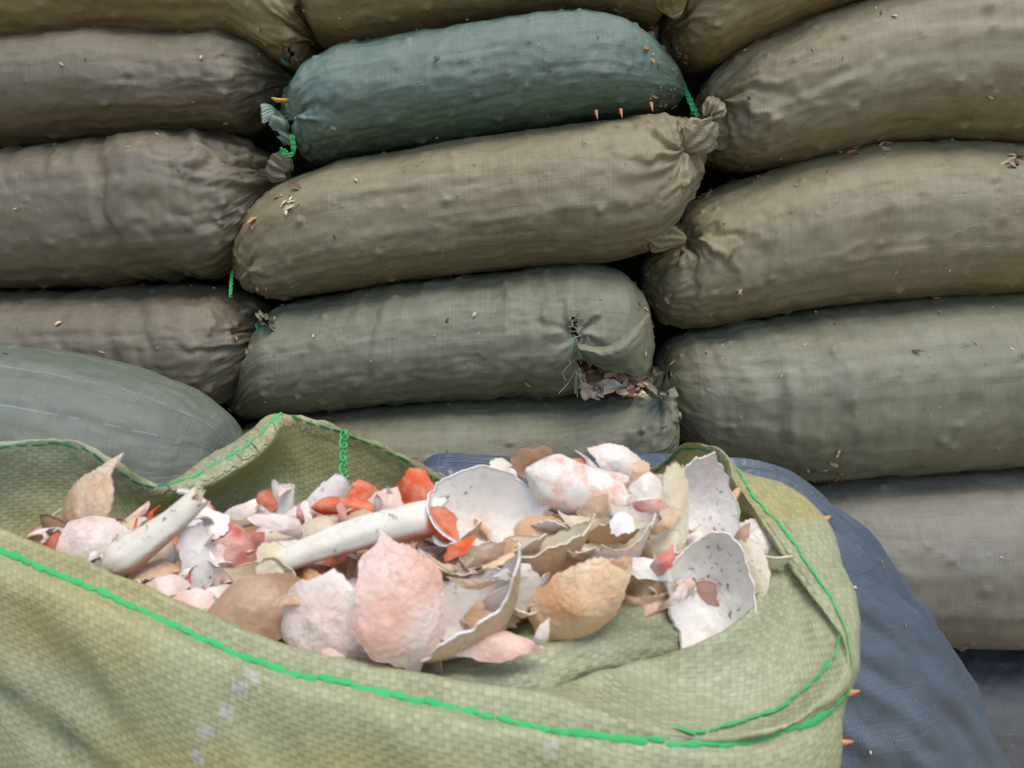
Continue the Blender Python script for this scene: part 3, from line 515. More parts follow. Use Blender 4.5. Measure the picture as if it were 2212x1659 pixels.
st((1600, 1587, .387), (1605, 1530, .412), (1610, 1440, .430), (1598, 1335, .444), (1570, 1470, .49), (1602, 1604, .385), (1612, 1710, .380))
st((1690, 1566, .394), (1685, 1505, .42), (1670, 1395, .442), (1635, 1278, .462), (1590, 1400, .50), (1692, 1584, .393), (1712, 1700, .392))
st((1770, 1520, .405), (1755, 1450, .43), (1715, 1330, .465), (1650, 1220, .50), (1600, 1340, .52), (1772, 1545, .406), (1798, 1660, .41))
st((1828, 1455, .420), (1800, 1385, .443), (1745, 1275, .478), (1670, 1165, .515), (1610, 1290, .53), (1836, 1480, .424), (1800, 1545, .44))
st((1822, 1385, .437), (1795, 1335, .452), (1745, 1235, .487), (1685, 1125, .525), (1615, 1250, .535), (1833, 1392, .440), (1838, 1440, .455))
st((1768, 1295, .462), (1748, 1275, .468), (1712, 1195, .50), (1668, 1115, .53), (1615, 1230, .54), (1790, 1293, .465), (1840, 1300, .482))
st((1712, 1215, .486), (1698, 1205, .491), (1670, 1155, .515), (1640, 1120, .54), (1610, 1220, .55), (1737, 1213, .489), (1822, 1215, .512))
st((1655, 1130, .513), (1642, 1128, .519), (1620, 1115, .535), (1600, 1120, .55), (1590, 1210, .55), (1680, 1130, .516), (1787, 1120, .543))
st((1592, 1040, .548), (1578, 1050, .555), (1560, 1075, .568), (1540, 1120, .575), (1530, 1220, .57), (1611, 1046, .552), (1700, 1050, .582))
st((1568, 985, .568), (1548, 1005, .575), (1530, 1050, .585), (1510, 1110, .59), (1500, 1220, .58), (1585, 1000, .575), (1612, 1060, .60))
st((1530, 962, .58), (1510, 985, .588), (1490, 1040, .598), (1470, 1110, .60), (1450, 1220, .59), (1540, 975, .59), (1560, 1060, .615))
st((1475, 960, .592), (1462, 985, .60), (1450, 1040, .61), (1430, 1110, .61), (1400, 1220, .60), (1480, 985, .602), (1490, 1070, .625))
st((1395, 1015, .61), (1390, 1040, .614), (1380, 1080, .62), (1370, 1130, .62), (1350, 1230, .61), (1395, 1035, .62), (1400, 1100, .63))
def back(px, py, d, n=None, dd=.0):
    st((px, py, d), n or (px, py + 32, d + .004), (px, (py + 1180) / 2, d + .014), (px, 1170, d + .012), (px, 1280, d - .01), (px - 2, py + 25, d + .010), (px - 4, py + 130, d + .034))
back(1200, 1045, .635); back(1060, 1046, .642); back(960, 1032, .645); back(850, 972, .642); back(740, 928, .637); back(660, 902, .633); back(598, 892, .628, (612, 925, .622))
back(548, 930, .622, (582, 962, .606)); back(490, 965, .615, (540, 998, .597)); back(425, 1005, .605, (455, 1045, .586)); back(365, 1046, .592, (395, 1062, .578))
back(310, 1036, .583); back(250, 998, .576); back(190, 962, .572); back(120, 948, .567); back(0, 954, .558); back(-160, 968, .545); back(-300, 985, .53)
S = np.array(S); NS = len(S)
cen = np.array([0.0, .50]); ext = []
for k in range(NS):
    p6 = S[k, 6]; dr = p6[:2] - np.array([-.02, .50]); dr /= np.linalg.norm(dr)
    z6 = p6[2]; e = []
    for f, o_ in ((.86, .022), (.60, .045), (.25, .05), (.03, .03)):
        q = p6[:2] + dr * o_
        if 15.5 < k < 22.5 and f == .86: q = p6[:2] - dr * .035; e.append([q[0], q[1], z6 - .03]); continue
        e.append([q[0], q[1], z6 * f])
    q = p6[:2] - dr * .05; e.append([q[0], q[1], .002]); ext.append(e)
ext = np.array(ext)
# smooth the lower outside so that it reads as one bulging body
for it in range(2): ext = ext * .5 + .25 * (np.roll(ext, 1, 0) + np.roll(ext, -1, 0))
CT = np.concatenate([S, ext], 1)                              # (NS, 12, 3)
NU, PV = 620, 14
tu = np.linspace(0, NS, NU, endpoint=False); tv = np.concatenate([np.arange(0, 7, 1 / PV), np.arange(7, 11.01, .2)])
A_ = catmull(CT, tu, True); tv[-1] = min(tv[-1], 11.0)
Gs = np.swapaxes(catmull(np.swapaxes(A_, 0, 1), tv), 0, 1)
nS = gnormal(Gs, True, False)
du = np.linalg.norm(np.diff(Gs[:, int(5 * PV)], axis=0, append=Gs[:1, int(5 * PV)]), axis=1); Uc = np.concatenate([[0], np.cumsum(du)[:-1]])[:, None] + 0 * tv[None]
dv = np.linalg.norm(np.diff(Gs, axis=1, prepend=Gs[:, :1]), axis=2); Vc = np.cumsum(dv, axis=1); Vc = Vc - Vc[:, int(4 * PV):int(4 * PV) + 1]
vv = tv[None] + 0 * Uc
away = np.clip(np.abs(vv - 4) * 1.2, .15, 1)
dis = .0035 * fbm(Uc * 14, Vc * 12, 71) + .0016 * fbm(Uc * 45, Vc * 30, 72) + .0004 * fbm(Uc * 160, Vc * 160, 74)
fold = fbm(Uc * 9 - Vc * 16, Vc * 5 + Uc * 3, 73, 2); dis = dis + .006 * np.clip(vv - 5.2, 0, 1) * (np.abs(fold) ** .7 * np.sign(fold))
Gs = Gs + nS * (dis * away)[..., None]
rel = Gs - CAM; dd = rel @ FW; QX = 1106 + F * (rel @ RT) / dd; QY = 829.5 - F * (rel @ UP) / dd
ax_, ay_, bx_, by_ = -60., 1450., 330., 1740.; ln_ = math.hypot(bx_ - ax_, by_ - ay_)
sd_ = ((QX - ax_) * (by_ - ay_) - (QY - ay_) * (bx_ - ax_)) / ln_; outm = (vv > 5) & (vv < 7.5) & (Gs[..., 1] < .55)
Gs = Gs + nS * (np.where(outm, -.007 * np.exp(-(sd_ / 16) ** 2) + .005 * np.exp(-((sd_ - 50) / 40) ** 2), 0) * (-1 if nS[int(4 / NS * NU), int(5.5 * PV)] @ FW > 0 else 1))[..., None]
edge = np.exp(-((vv - 4) / .35) ** 2); Gs[..., 2] += edge * (.0016 * fbm(Uc * 90, Vc * 0, 75) + .0025 * fbm(Uc * 28, Vc * 0, 76))
nS = gnormal(Gs, True, False)
# deliberate long crease low on the front left
marks = []
for (mx, my, hw) in ((548, 1458, .0045), (520, 1488, .005), (488, 1535, .0045), (445, 1588, .005), (432, 1632, .0045), (1190, 1618, .004)):
    kk_ = np.argmin(np.where((vv > 4.6) & (vv < 7), (QX - mx) ** 2 + (QY - my) ** 2, 1e9)); marks.append((float(Uc.ravel()[kk_]), float(Vc.ravel()[kk_]), hw, hw * .8))
OS = mk('open_sack', Gs.reshape(-1, 3), gridf(NU, len(tv), True, False), weave_mat('printed_green_woven_cloth', marks), uv=np.stack([Uc.ravel(), Vc.ravel()], 1))
tag(OS, 'open pale green woven sack with green stitched rim, full of crab shells', 'sack')
def surf(k, v):                                               # station index k (float), control row v
    i = int(round(k / NS * NU)) % NU; j = int(np.argmin(np.abs(tv - v))); return Gs[i, j], nS[i, j]
# inner fold of cloth on the right
sheet('inner_fold', [[pix(890, 1470, 000.462), pix(1000, 1450, 000.467), pix(1130, 1400, 000.477), pix(1280, 1370, 000.487), pix(1400, 1350, 000.497), pix(1490, 1350, 000.507), pix(1560, 1390, 000.512)],
                     [pix(885, 1452, 000.430), pix(1000, 1415, 000.437), pix(1130, 1352, 000.447), pix(1280, 1318, 000.460), pix(1400, 1301, 000.472), pix(1490, 1300, 000.480), pix(1555, 1345, 000.487)],
                     [pix(905, 1458, 000.418), pix(1010, 1442, 000.421), pix(1140, 1395, 000.429), pix(1290, 1365, 000.442), pix(1400, 1352, 000.455), pix(1490, 1350, 000.465), pix(1550, 1385, 000.475)],
                     [pix(930, 1466, 000.408), pix(1040, 1478, 000.409), pix(1160, 1462, 000.415), pix(1290, 1425, 000.432), pix(1400, 1402, 000.448), pix(1490, 1395, 000.460), pix(1545, 1430, 000.470)],
                     [pix(950, 1500, 000.409), pix(1060, 1520, 000.409), pix(1170, 1520, 000.414), pix(1290, 1490, 000.433), pix(1400, 1470, 000.452), pix(1490, 1470, 000.467), pix(1540, 1500, 000.475)]], M_weave, OS, 120, 50, .0025, 12)
# folded hem along the back rim
ks = np.linspace(26.5, 39, 200); rowsT = []; j4 = 4 * PV
hb = []
for k in ks:
    i = int(round(k / NS * NU)) % NU; nn = nS[i, int(3.4 * PV)]
    sgn = 1 if nn @ (CAM - Gs[i, j4]) > 0 else -1
    row = []
    wd = (.9 + .12 * vn(k * 9.1, 0, 3) + .06 * vn(k * 40, 0, 4))
    for f in (0, .25, .5, .75, 1.0):
        v = 4 - f * wd; j = int(v * PV); fr_ = v * PV - j; row.append(Gs[i, j] * (1 - fr_) + Gs[i, j + 1] * fr_ + nn * sgn * (.0012 + .0010 * math.sin(f * 3)))
    hb.append(row)
hb = np.array(hb); Lh = np.concatenate([[0], np.cumsum(np.linalg.norm(np.diff(hb[:, 2], axis=0), axis=1))])[:, None] + np.zeros((1, 5))
mk('hem', hb.reshape(-1, 3), gridf(len(ks), 5), M_weave, parent=OS, uv=np.stack([Lh.ravel(), np.tile(np.linspace(0, .02, 5), len(ks))], 1))
# chain stitches: one shared mesh, each stitch its own part
t = np.linspace(0, 1, 9); a = np.linspace(0, 2 * np.pi, 10, endpoint=False)
prof = np.sin(np.pi * np.clip(t * .96 + .02, 0, 1)) ** .35 * (.72 + .38 * t)
G1 = np.zeros((9, 10, 3)); G1[..., 0] = (t - .5)[:, None]; G1[..., 1] = .5 * prof[:, None] * np.cos(a); G1[..., 2] = .5 * prof[:, None] * np.sin(a)
smesh = bpy.data.meshes.new('stitch'); smesh.from_pydata([tuple(v) for v in G1.reshape(-1, 3)], [], gridf(9, 10, False, True).tolist()); smesh.materials.append(M_green)
smesh.polygons.foreach_set('use_smooth', np.ones(len(smesh.polygons), bool))
smesh2 = smesh.copy(); smesh2.materials.clear(); smesh2.materials.append(M_dgreen)
def stitches(k0, k1, v, L, wid, inner=False, dull=False, seed=0, gap=.0):
    rg = np.random.default_rng(seed); kk = np.linspace(k0, k1, 900); pts = []
    nrm = []
    vf = v if callable(v) else (lambda k: v)
    for k in kk:
        f = k / NS * NU; i = int(math.floor(f)); fr_ = f - i; jf = vf(k) * PV; j = int(jf); jr = jf - j
        g = lambda A: ((A[i % NU, j] * (1 - jr) + A[i % NU, j + 1] * jr) * (1 - fr_) + (A[(i + 1) % NU, j] * (1 - jr) + A[(i + 1) % NU, j + 1] * jr) * fr_)
        pts.append(g(Gs)); nrm.append(g(nS))
    pts = np.array(pts); nrm = np.array(nrm); cl = np.concatenate([[0], np.cumsum(np.linalg.norm(np.diff(pts, axis=0), axis=1))])
    for l in np.arange(0, cl[-1] - L, L * (1 + gap)):
        p = np.array([np.interp(l, cl, pts[:, c]) for c in range(3)]); q = np.array([np.interp(l + L, cl, pts[:, c]) for c in range(3)])
        n = np.array([np.interp(l + L / 2, cl, nrm[:, c]) for c in range(3)]); c0 = (p + q) / 2
        out = np.array([c0[0] + .02, c0[1] - .5, 0]); n /= np.linalg.norm(n)
        if (n @ (CAM - c0) < 0): n = -n
        x = (q - p) / np.linalg.norm(q - p); y = np.cross(n, x); y /= np.linalg.norm(y); z = np.cross(x, y)
        s_ = 1 + rg.normal() * .13; an = rg.normal() * .10; c0 = c0 + y * rg.normal() * .0005; x2 = x * math.cos(an) + y * math.sin(an); y2 = np.cross(z, x2)
        M = Matrix.Identity(4)
        for r_ in range(3):
            M[r_][0] = x2[r_] * L * 1.12 * s_; M[r_][1] = y2[r_] * wid * s_; M[r_][2] = z[r_] * wid * .26; M[r_][3] = (c0 + n * (wid * .22 + (.0016 if inner else .0)))[r_] - OS.location[r_]
        o = bpy.data.objects.new('stitch', smesh2 if dull else smesh); C.objects.link(o); o.parent = OS; o.matrix_local = M
stitches(.2, 16.4, 5.0, .0092, .0038, seed=1, gap=.03)
stitches(16.4, 21.6, 5.0, .0090, .0034, seed=2)
stitches(11.6, 17.3, lambda k: 3.3 + .62 * max(0., 1 - (k - 11.6) / 1.6) + .6 * max(0., 1 - (17.3 - k) / 1.0), .0085, .0026, inner=True, seed=3, gap=.12)
stitches(21.6, 25.5, 3.45, .009, .0028, inner=True, dull=True, seed=4, gap=.25)
stitches(28.0, 31.6, 3.55, .009, .0030, inner=True, dull=True, seed=5, gap=.3)
stitches(31.9, 36.2, 3.5, .011, .0036, inner=True, seed=6, gap=.35)
stitches(36.2, 42.5, 3.5, .009, .0026, inner=True, dull=True, seed=7, gap=.2)
chain(OS, [pix(742, 930, .628), pix(743, 960, .622), pix(741, 1000, .614), pix(744, 1040, .606), pix(740, 1075, .598)], M_green, r=.0008, amp=.003, step=.0058)
for (x, y, d, dx, L) in ((1838, 1496, .428, (1, 0, .05), .008), (1820, 1604, .43, (1, -.1, .03), .009), (1838, 1303, .482, (1, -.1, .1), .006), (1790, 1118, .54, (1, 0, .5), .005)):
    spine(OS, pix(x, y, d), dx, L, .0024)

# ------------------------------------------------------------------ crab shells
CB = np.stack([RT, UP, -FW], 1)                               # camera basis: X right, Y up, Z to viewer
def rot(ax, a):
    return np.array(Matrix.Rotation(R(a), 3, ax))
NAMED = []
GROUPS = 'crab shells heaped in the open sack'
def put(o, px, py, d, roll, tilt, yaw, label, cat, group=GROUPS, ir=0):
    M = CB @ rot('Z', ir) @ rot('Y', yaw) @ rot('X', tilt) @ rot('Z', roll); p = pix(px, py, d)
    m4 = Matrix.Identity(4)
    for i in range(3):
        for j in range(3): m4[i][j] = M[i, j]
        m4[i][3] = p[i]
    o.matrix_world = m4; NAMED.append((px, py, re.split(r' (?:at|standing|lying|leaning|with|under|behind|right|left|between|below|on|beside|deep|in|seen|just|touching|pointing|over|along|tucked|hanging|and red|upright) |,', label)[0])); return tag(o, label, cat, group)
def carapace_mesh(name, w, l, h, mo, mi_, seed, ex=1.75, teeth=9, tooth=.06, spl=.22, spr=.22, front=1.0, cut=None, bend=0., th=.0011, pw=1.9, rag=.03, nb=34, na=150, bump=.35, twist=0., ridge=False):
    rng = np.random.default_rng(seed); a = np.linspace(0, 2 * np.pi, na, endpoint=False)
    ca, sa = np.cos(a), np.sin(a)
    rr = 1 / (np.abs(ca) ** ex + np.abs(sa) ** ex) ** (1 / ex)
    rr = rr * (1 - .10 * np.clip(-sa, 0, 1) * np.abs(ca))     # rear narrower
    ant = np.clip(sa * 2.5, 0, 1); saw = ((a / np.pi * teeth * 2) % 1.0); rr = rr + tooth * ant * (saw - .5)
    for side, sp in ((0, spr), (np.pi, spl)):
        dl = np.angle(np.exp(1j * (a - side - (.05 if side == 0 else -.05)))); rr = rr + sp * np.exp(-(np.abs(dl) / .085) ** 1.2)
    rr = rr * (1 + .07 * np.sin(a * 2 + seed) * vn(a * .9, a * 0, seed + 11) + .05 * vn(a * 2.2, a * 0, seed + 12) + rag * vn(a * 7, a * 0, seed) + rag * .35 * vn(a * 21, a * 0, seed + 1))
    if cut:
        for (ang, off) in cut:
            c = np.cos(a - R(ang)); lim = np.where(c > .05, off / np.maximum(c, .05), 9); lim = lim * (1 + .06 * vn(a * 4, a * 0, seed + 7) + .018 * vn(a * 16, a * 0, seed + 8)); rr = np.minimum(rr, lim)
    r = np.linspace(0, 1, nb) ** .8
    X = .5 * w * r[:, None] * (rr * ca)[None]; Y_ = .5 * l * r[:, None] * (rr * sa)[None]
    q = np.sqrt((2 * X / w) ** 2 + (2 * Y_ / l) ** 2)
    if ridge:
        qa = q + .05 * fbm(X / max(w, l) * 6, Y_ / max(w, l) * 6, seed + 40) 
        qa = np.clip(qa, 0, None)
        Z = np.where(qa < .80, h * (1 - .5 * (qa / .80) ** pw), h * (.5 - 2.6 * (qa - .80)))
        gv = np.abs(Y_ / l + .10 - .55 * (X / w) ** 2); Z = Z - h * .05 * np.exp(-(gv / .05) ** 2) * np.clip(1.4 - 1.8 * q, 0, 1)      # cervical groove
    else: Z = h * (1 - np.clip(q, 0, 1.3) ** pw)
    m = max(w, l); lob = fbm(X / m * 5, Y_ / m * 5, seed) * .06 + .05 * np.cos(X / m * 18) * np.clip(1 - q, 0, 1) * np.cos(Y_ / m * 14)
    Z = Z + m * bump * (lob * np.clip(1.1 - q, 0, 1) + .012 * fbm(X / m * 30, Y_ / m * 30, seed + 2))
    Z = Z + bend * X * X / w + twist * X * Y_ / m
    top = np.stack([X, Y_, Z], -1); n = gnormal(top, False, True); n = np.where(n[..., 2:3] < 0, -n, n)
    n[0] = n[1].mean(0); botm = top - n * th
    nv = nb * na; V = np.concatenate([top.reshape(-1, 3), botm.reshape(-1, 3)]); f1 = gridf(nb, na, False, True)
    i = (nb - 1) * na + np.arange(na); j = (nb - 1) * na + (np.arange(na) + 1) % na
    rim = np.stack([i, j, j + nv, i + nv], 1); Fc = np.concatenate([f1, f1[:, ::-1] + nv, rim])
    mi = np.concatenate([np.zeros(len(f1)), np.ones(len(f1)), np.ones(len(rim))])
    return mk(name, V, Fc, [SH[mo], SH[mi_]], origin=(0, 0, 0), mi=mi)
def carapace(px, py, d, wpx, lpx, h, mo, mi_, roll, tilt, yaw, label, seed, name='crab_carapace', cat='crab shell', ir=0, **k):
    rg = np.random.default_rng(seed)
    if seed not in (201, 222, 220, 223, 229, 228): k['cut'] = list(k.get('cut') or []) + [(rg.uniform(0, 360), rg.uniform(.72, .95)) for _ in range(3)]
    f = d / F; o = carapace_mesh(name, wpx * f, lpx * f, h * (.55 if abs(tilt) > 60 else .33 if seed in (218, 219) else .26) * wpx * f, mo, mi_, seed, ridge=k.pop('ridge', seed in (218, 219)), bend=k.pop('bend', -.25 if abs(tilt) < 60 else 0.), twist=k.pop('twist', rg.normal() * .12), **k); return put(o, px, py, d, roll, tilt, yaw, label, cat, ir=ir)
def claw(px, py, d, Lpx, r0, r1, mo, mi_, roll, tilt, yaw, label, seed, bend=.1, flat=.8, name='claw_segment', open_=True, cat='claw piece', knob=.0, tap=.14):
    f = d / F; L = Lpx * f; n, na = 46, 30; t = np.linspace(0, 1, n); a = np.linspace(0, 2 * np.pi, na, endpoint=False)
    r = (r0 + (r1 - r0) * t) * f * (1 + knob * np.exp(-((t - .9) / .1) ** 2)); r = r * np.clip(np.sin(np.clip(t / tap, 0, 1) * np.pi / 2), .04, 1) ** .8
    if not open_: r = r * np.clip(np.sin(np.clip((1 - t) / .12, 0, 1) * np.pi / 2), .04, 1) ** .8
    r = r[:, None] * (1 + .10 * vn(t[:, None] * 4 + 0 * a, a[None] * 1.2, seed) + .03 * vn(t[:, None] * 19 + 0 * a, a[None] * 3, seed + 1)) * (1 + .10 * np.cos(3 * a + .6)[None]) * (1 - .16 * np.sin(np.pi * t * 1.0)[:, None] * np.exp(-((np.angle(np.exp(1j * (a - 1.9)))) / .35) ** 2)[None])
    jag = (t[:, None] ** 8) * (.06 * vn(a[None] * 3, a[None] * 0, seed + 3) + .03 * vn(a[None] * 9, a[None] * 0, seed + 4)) * L * (1 if open_ else 0)
    cx = (t - .5) * L; cy = bend * L * (4 * (t - .5) ** 2)
    def lay(rr): return np.stack([cx[:, None] + jag + 0 * rr, cy[:, None] + rr * np.cos(a), flat * rr * np.sin(a)], -1)
    o1 = lay(r)
    if open_:
        o2 = lay(np.maximum(r - .0010, r * .6)); V = np.concatenate([o1.reshape(-1, 3), o2.reshape(-1, 3)]); f1 = gridf(n, na, False, True); nv = n * na
        i = (n - 1) * na + np.arange(na); j = (n - 1) * na + (np.arange(na) + 1) % na
        Fc = np.concatenate([f1, f1[:, ::-1] + nv, np.stack([i, j, j + nv, i + nv], 1)]); mi = np.concatenate([np.zeros(len(f1)), np.ones(len(f1) + na)])
    else: V = o1.reshape(-1, 3); Fc = gridf(n, na, False, True); mi = np.zeros(len(Fc))
    o = mk(name, V, Fc, [SH[mo], SH[mi_]], origin=(0, 0, 0), mi=mi); return put(o, px, py, d, roll, tilt, yaw, label, cat)
def shard(px, py, d, wpx, lpx, mo, mi_, roll, tilt, yaw, label, seed, curl=.35, name='shell_shard', group=GROUPS, cut=None):
    f = d / F; rng = np.random.default_rng(seed)
    if cut is None: cut = [(rng.uniform(0, 360), rng.uniform(.5, .8)) for _ in range(3)]
    o = carapace_mesh(name, wpx * f, lpx * f, .04 * wpx * f, mo, mi_, seed, teeth=3, tooth=0, spl=0, spr=0, cut=cut, bend=-curl * 2, rag=.10, nb=14, na=64, bump=.35, th=.0010, twist=rng.normal() * .25)
    return put(o, px, py, d, roll, tilt, yaw, label, 'shell shard', group)

# --- identifiable pieces (pixel, depth, size, pose)
carapace(188, 1108, .515, 215, 165, .40, 'tan', 'innertan', 75, -12, -25, 'tan leaf-like carapace standing up at the far left with toothed edge', 201, teeth=13, tooth=.08, spl=.05, spr=.30, ex=1.5, cut=[(250, .7)])
carapace(178, 1166, .485, 165, 115, .60, 'pinkpale', 'brown', 5, -35, 10, 'pinkish white rounded shell with a hole, at the left end', 202, cut=[(170, .5)], spl=0, spr=.1, tooth=.03, ex=2.1)
claw(332, 1160, .470, 255, 41, 24, 'clawwhite', 'innertan', 38, -10, 0, 'thick cream claw segment leaning on the left front rim', 203, bend=.04, flat=.58, open_=True, tap=.22)
shard(360, 1185, .500, 120, 90, 'orange', 'redpink', 20, -40, 0, 'bright orange chip under the thick cream claw segment', 204)
shard(450, 1108, .53, 80, 95, 'orange', 'redpink', 10, -20, 20, 'small orange triangular chip behind the thick cream claw segment', 205, cut=[(30, .35), (150, .35), (270, .4)])
shard(428, 1200, .475, 85, 160, 'lilac', 'lilac', 8, -10, 30, 'lilac white upright shell strip right of the thick cream claw segment', 206, curl=.5, cut=[(0, .8), (90, .85), (180, .8), (270, .9)])
shard(445, 1132, .51, 140, 75, 'white', 'redpink', -8, -35, 10, 'flat white plate with pink edge behind the lilac strip', 230, curl=.3)
shard(532, 1112, .535, 130, 85, 'lilac', 'white', 15, -25, 0, 'white scalloped plate below the back rim, left of the white curled shell', 207, curl=.3)
claw(607, 1108, .53, 115, 32, 24, 'white', 'white', 75, 0, 10, 'white curled upright shell with orange patch beside it', 208, bend=.08, flat=.5)
shard(575, 1085, .522, 44, 85, 'orange', 'orange', -8, 0, 0, 'narrow orange chip on the white curled shell', 209, curl=.2)
shard(690, 1092, .54, 80, 175, 'lilac', 'lilac', -42, -10, 0, 'pale jagged shard pointing up at the green chain thread', 210, curl=.4, cut=[(0, .8), (180, .8), (90, .95), (270, .9)])
carapace(518, 1185, .495, 150, 110, .75, 'redpink', 'redpink', 30, -30, 15, 'broken red and pink cup between lilac strip and long white claw', 211, cut=[(60, .45)], spl=0, spr=0, tooth=.02, ex=2.)
shard(590, 1165, .50, 110, 90, 'innertan', 'brown', 30, -40, 0, 'small tan broken ring at the foot of the white curled shell', 231)
claw(765, 1096, .525, 185, 21, 13, 'orange', 'redpink', -9, -10, 0, 'orange bent claw finger behind the long white claw segment', 212, bend=-.08, flat=.8, open_=False, tap=.2)
shard(775, 1128, .51, 130, 70, 'tan', 'tan', -20, -40, 0, 'pinkish orange curved bit under the orange claw finger', 213, curl=.6)
carapace(690, 1150, .50, 130, 80, .6, 'cream', 'brown', 15, -40, 0, 'grey cream ragged shell over the left part of the long white claw', 232, cut=[(300, .5)])
claw(765, 1160, .472, 400, 25, 43, 'clawwhite', 'innertan', 15, -5, 8, 'long white claw segment lying across the middle', 214, bend=-.045, flat=.58, open_=True, tap=.12)
shard(590, 1214, .462, 150, 85, 'cream', 'innertan', -12, -20, 0, 'cream flared broken end at the left tip of the long white claw', 215, curl=.4)
carapace(570, 1262, .452, 160, 120, .6, 'brown', 'innertan', 20, 150, 0, 'brown hollow shell below the left tip of the long white claw', 233, cut=[(90, .6)], tooth=.03)
carapace(545, 1325, .436, 255, 165, .42, 'brown', 'tan', 28, -30, 10, 'brown translucent carapace at the front left of the pink ones', 216, spl=.30, spr=.1, tooth=.05)
shard(345, 1270, .452, 100, 80, 'pinkpale', 'lilac', 10, -30, 0, 'pale chip just inside the front rim, below the thick cream claw', 234, curl=.5)
shard(405, 1302, .440, 130, 70, 'pink', 'pinkpale', 5, -40, 0, 'pink chip with toothed edge touching the front rim on the left', 217, curl=.3)
carapace(700, 1340, .424, 235, 215, .42, 'pinkpale', 'lilac', 185, -10, -14, 'pale pink carapace with a left spine, left one of two at the front rim', 218, spl=.05, spr=.28, tooth=.10, teeth=9, ex=1.9, pw=1.6)
carapace(858, 1306, .408, 265, 225, .44, 'pink', 'pinkpale', -78, -14, 14, 'pink domed bumpy carapace at the front rim, right of the pale pink one', 219, spl=.22, spr=.20, tooth=.05, teeth=13, bump=.38, ex=2.1, pw=2.1)
carapace(985, 1310, .416, 355, 190, .62, 'tan', 'lilac', 6, 112, 0, 'white-rimmed tan carapace seen edge on, right of the pink domed one', 220, ir=40, spl=.16, spr=.2, tooth=.0, rag=.025, th=.0016)
carapace(1105, 1255, .440, 210, 150, .6, 'pinkpale', 'cream', 0, 76, 8, 'pinkish cupped carapace behind the white-rimmed tan one', 235, ir=28, spl=.05, spr=.05, tooth=0.)
shard(1190, 1240, .446, 170, 90, 'white', 'white', 0, -20, 0, 'white curved plate behind the orange tan carapace', 250, curl=.5)
carapace(1245, 1300, .430, 285, 165, .55, 'orangetan', 'white', 0, 8, -8, 'orange tan carapace at the edge of the inner cloth fold', 221, ir=34, spl=.20, spr=.08, tooth=.05, teeth=12, pw=1.7)
carapace(1112, 1178, .450, 345, 150, .66, 'tan', 'cream', 3, 98, 0, 'long tan carapace seen edge on below the white bowl', 222, ir=16, spl=.2, spr=.1, tooth=.0, rag=.025, th=.0016)
carapace(1062, 1096, .482, 275, 215, .75, 'cream', 'white', -8, 138, 6, 'white bowl-shaped shell, hollow side up, in the top middle', 223, ir=-8, spl=.0, spr=.0, tooth=.0, ex=2.2, rag=.02, th=.0018, cut=[(20, .9), (80, .88)])
claw(1235, 1058, .500, 220, 62, 54, 'spotted', 'cream', -20, -10, 12, 'big white claw with orange spots on top of the heap', 224, bend=.04, flat=.8, tap=.38)
shard(915, 1070, .500, 105, 140, 'orange', 'redpink', 30, -15, 0, 'orange shard left of the white bowl', 225, curl=.5)
shard(962, 1145, .468, 70, 115, 'orange', 'orange', 20, -10, 10, 'orange shard hanging below the left of the white bowl', 226, curl=.4)
carapace(1300, 1160, .456, 235, 150, .75, 'pink', 'cream', 0, 84, 0, 'pinkish oval carapace right of the long tan one', 227, ir=17, tooth=.06, teeth=12, spl=.2, spr=.1, pw=1.7)
carapace(1320, 1118, .478, 210, 120, .6, 'orangetan', 'cream', 0, 96, 0, 'orange brown shell under the spotted claw', 236)
carapace(1515, 1115, .492, 255, 185, .5, 'cream', 'lilac', 108, 165, 12, 'tall pale shell with hollow side showing, under the right back rim', 228, spl=.05, spr=.25, tooth=.03, teeth=8, rag=.025, th=.0016)
shard(1460, 1098, .472, 95, 215, 'cream', 'cream', -6, -5, 20, 'cream toothed strip along the tall pale shell', 237, curl=.3, cut=[(0, .8), (180, .7), (90, .95), (270, .9)])
carapace(1534, 1288, .452, 285, 190, .42, 'orangetan', 'innergrey', 96, 172, -12, 'white hollow shell with dark spots tucked into the right cloth fold', 229, spl=.0, spr=.06, tooth=.0, rag=.02, th=.0016, ex=2.1, cut=[(330, .86), (60, .88)])
shard(1630, 1225, .462, 90, 140, 'cream', 'white', 25, -5, 0, 'cream broken rim piece on the spotted hollow shell', 238, curl=.4)
carapace(1325, 1005, .545, 165, 100, .60, 'pinkpale', 'cream', -10, -25, 10, 'pinkish brown shell on the very top of the heap', 239, cut=[(200, .5)])
shard(1215, 1012, .535, 130, 55, 'orange', 'white', 15, -30, 0, 'orange and white sliver behind the spotted claw', 240)
shard(1372, 1018, .54, 75, 60, 'orangetan', 'orange', 30, -20, 0, 'small orange brown tip at the back rim on the right', 241)
shard(1392, 1062, .505, 125, 90, 'white', 'lilac', -20, -20, 0, 'white plate right of the spotted claw', 242, curl=.3)
shard(1400, 1225, .435, 120, 60, 'white', 'white', -18, -25, 0, 'small white leg plate beside the orange tan carapace', 243, curl=.5)
carapace(1395, 1130, .480, 150, 140, .6, 'pinkpale', 'lilac', 30, 130, 10, 'pale pink broken shell between spotted claw and tall pale shell', 244)
carapace(1065, 1395, .410, 220, 75, .40, 'pink', 'white', 2, -45, 0, 'flat pink shell lying on the cloth fold at the front', 245, tooth=.02)
carapace(1410, 1268, .476, 170, 140, .5, 'brown', 'redpink', 40, -35, 0, 'reddish brown shell in the gap left of the spotted hollow shell', 246)
carapace(1620, 1195, .515, 150, 120, .5, 'pinkpale', 'tan', 80, -20, -30, 'brownish pink shell deep inside under the right rim', 247)
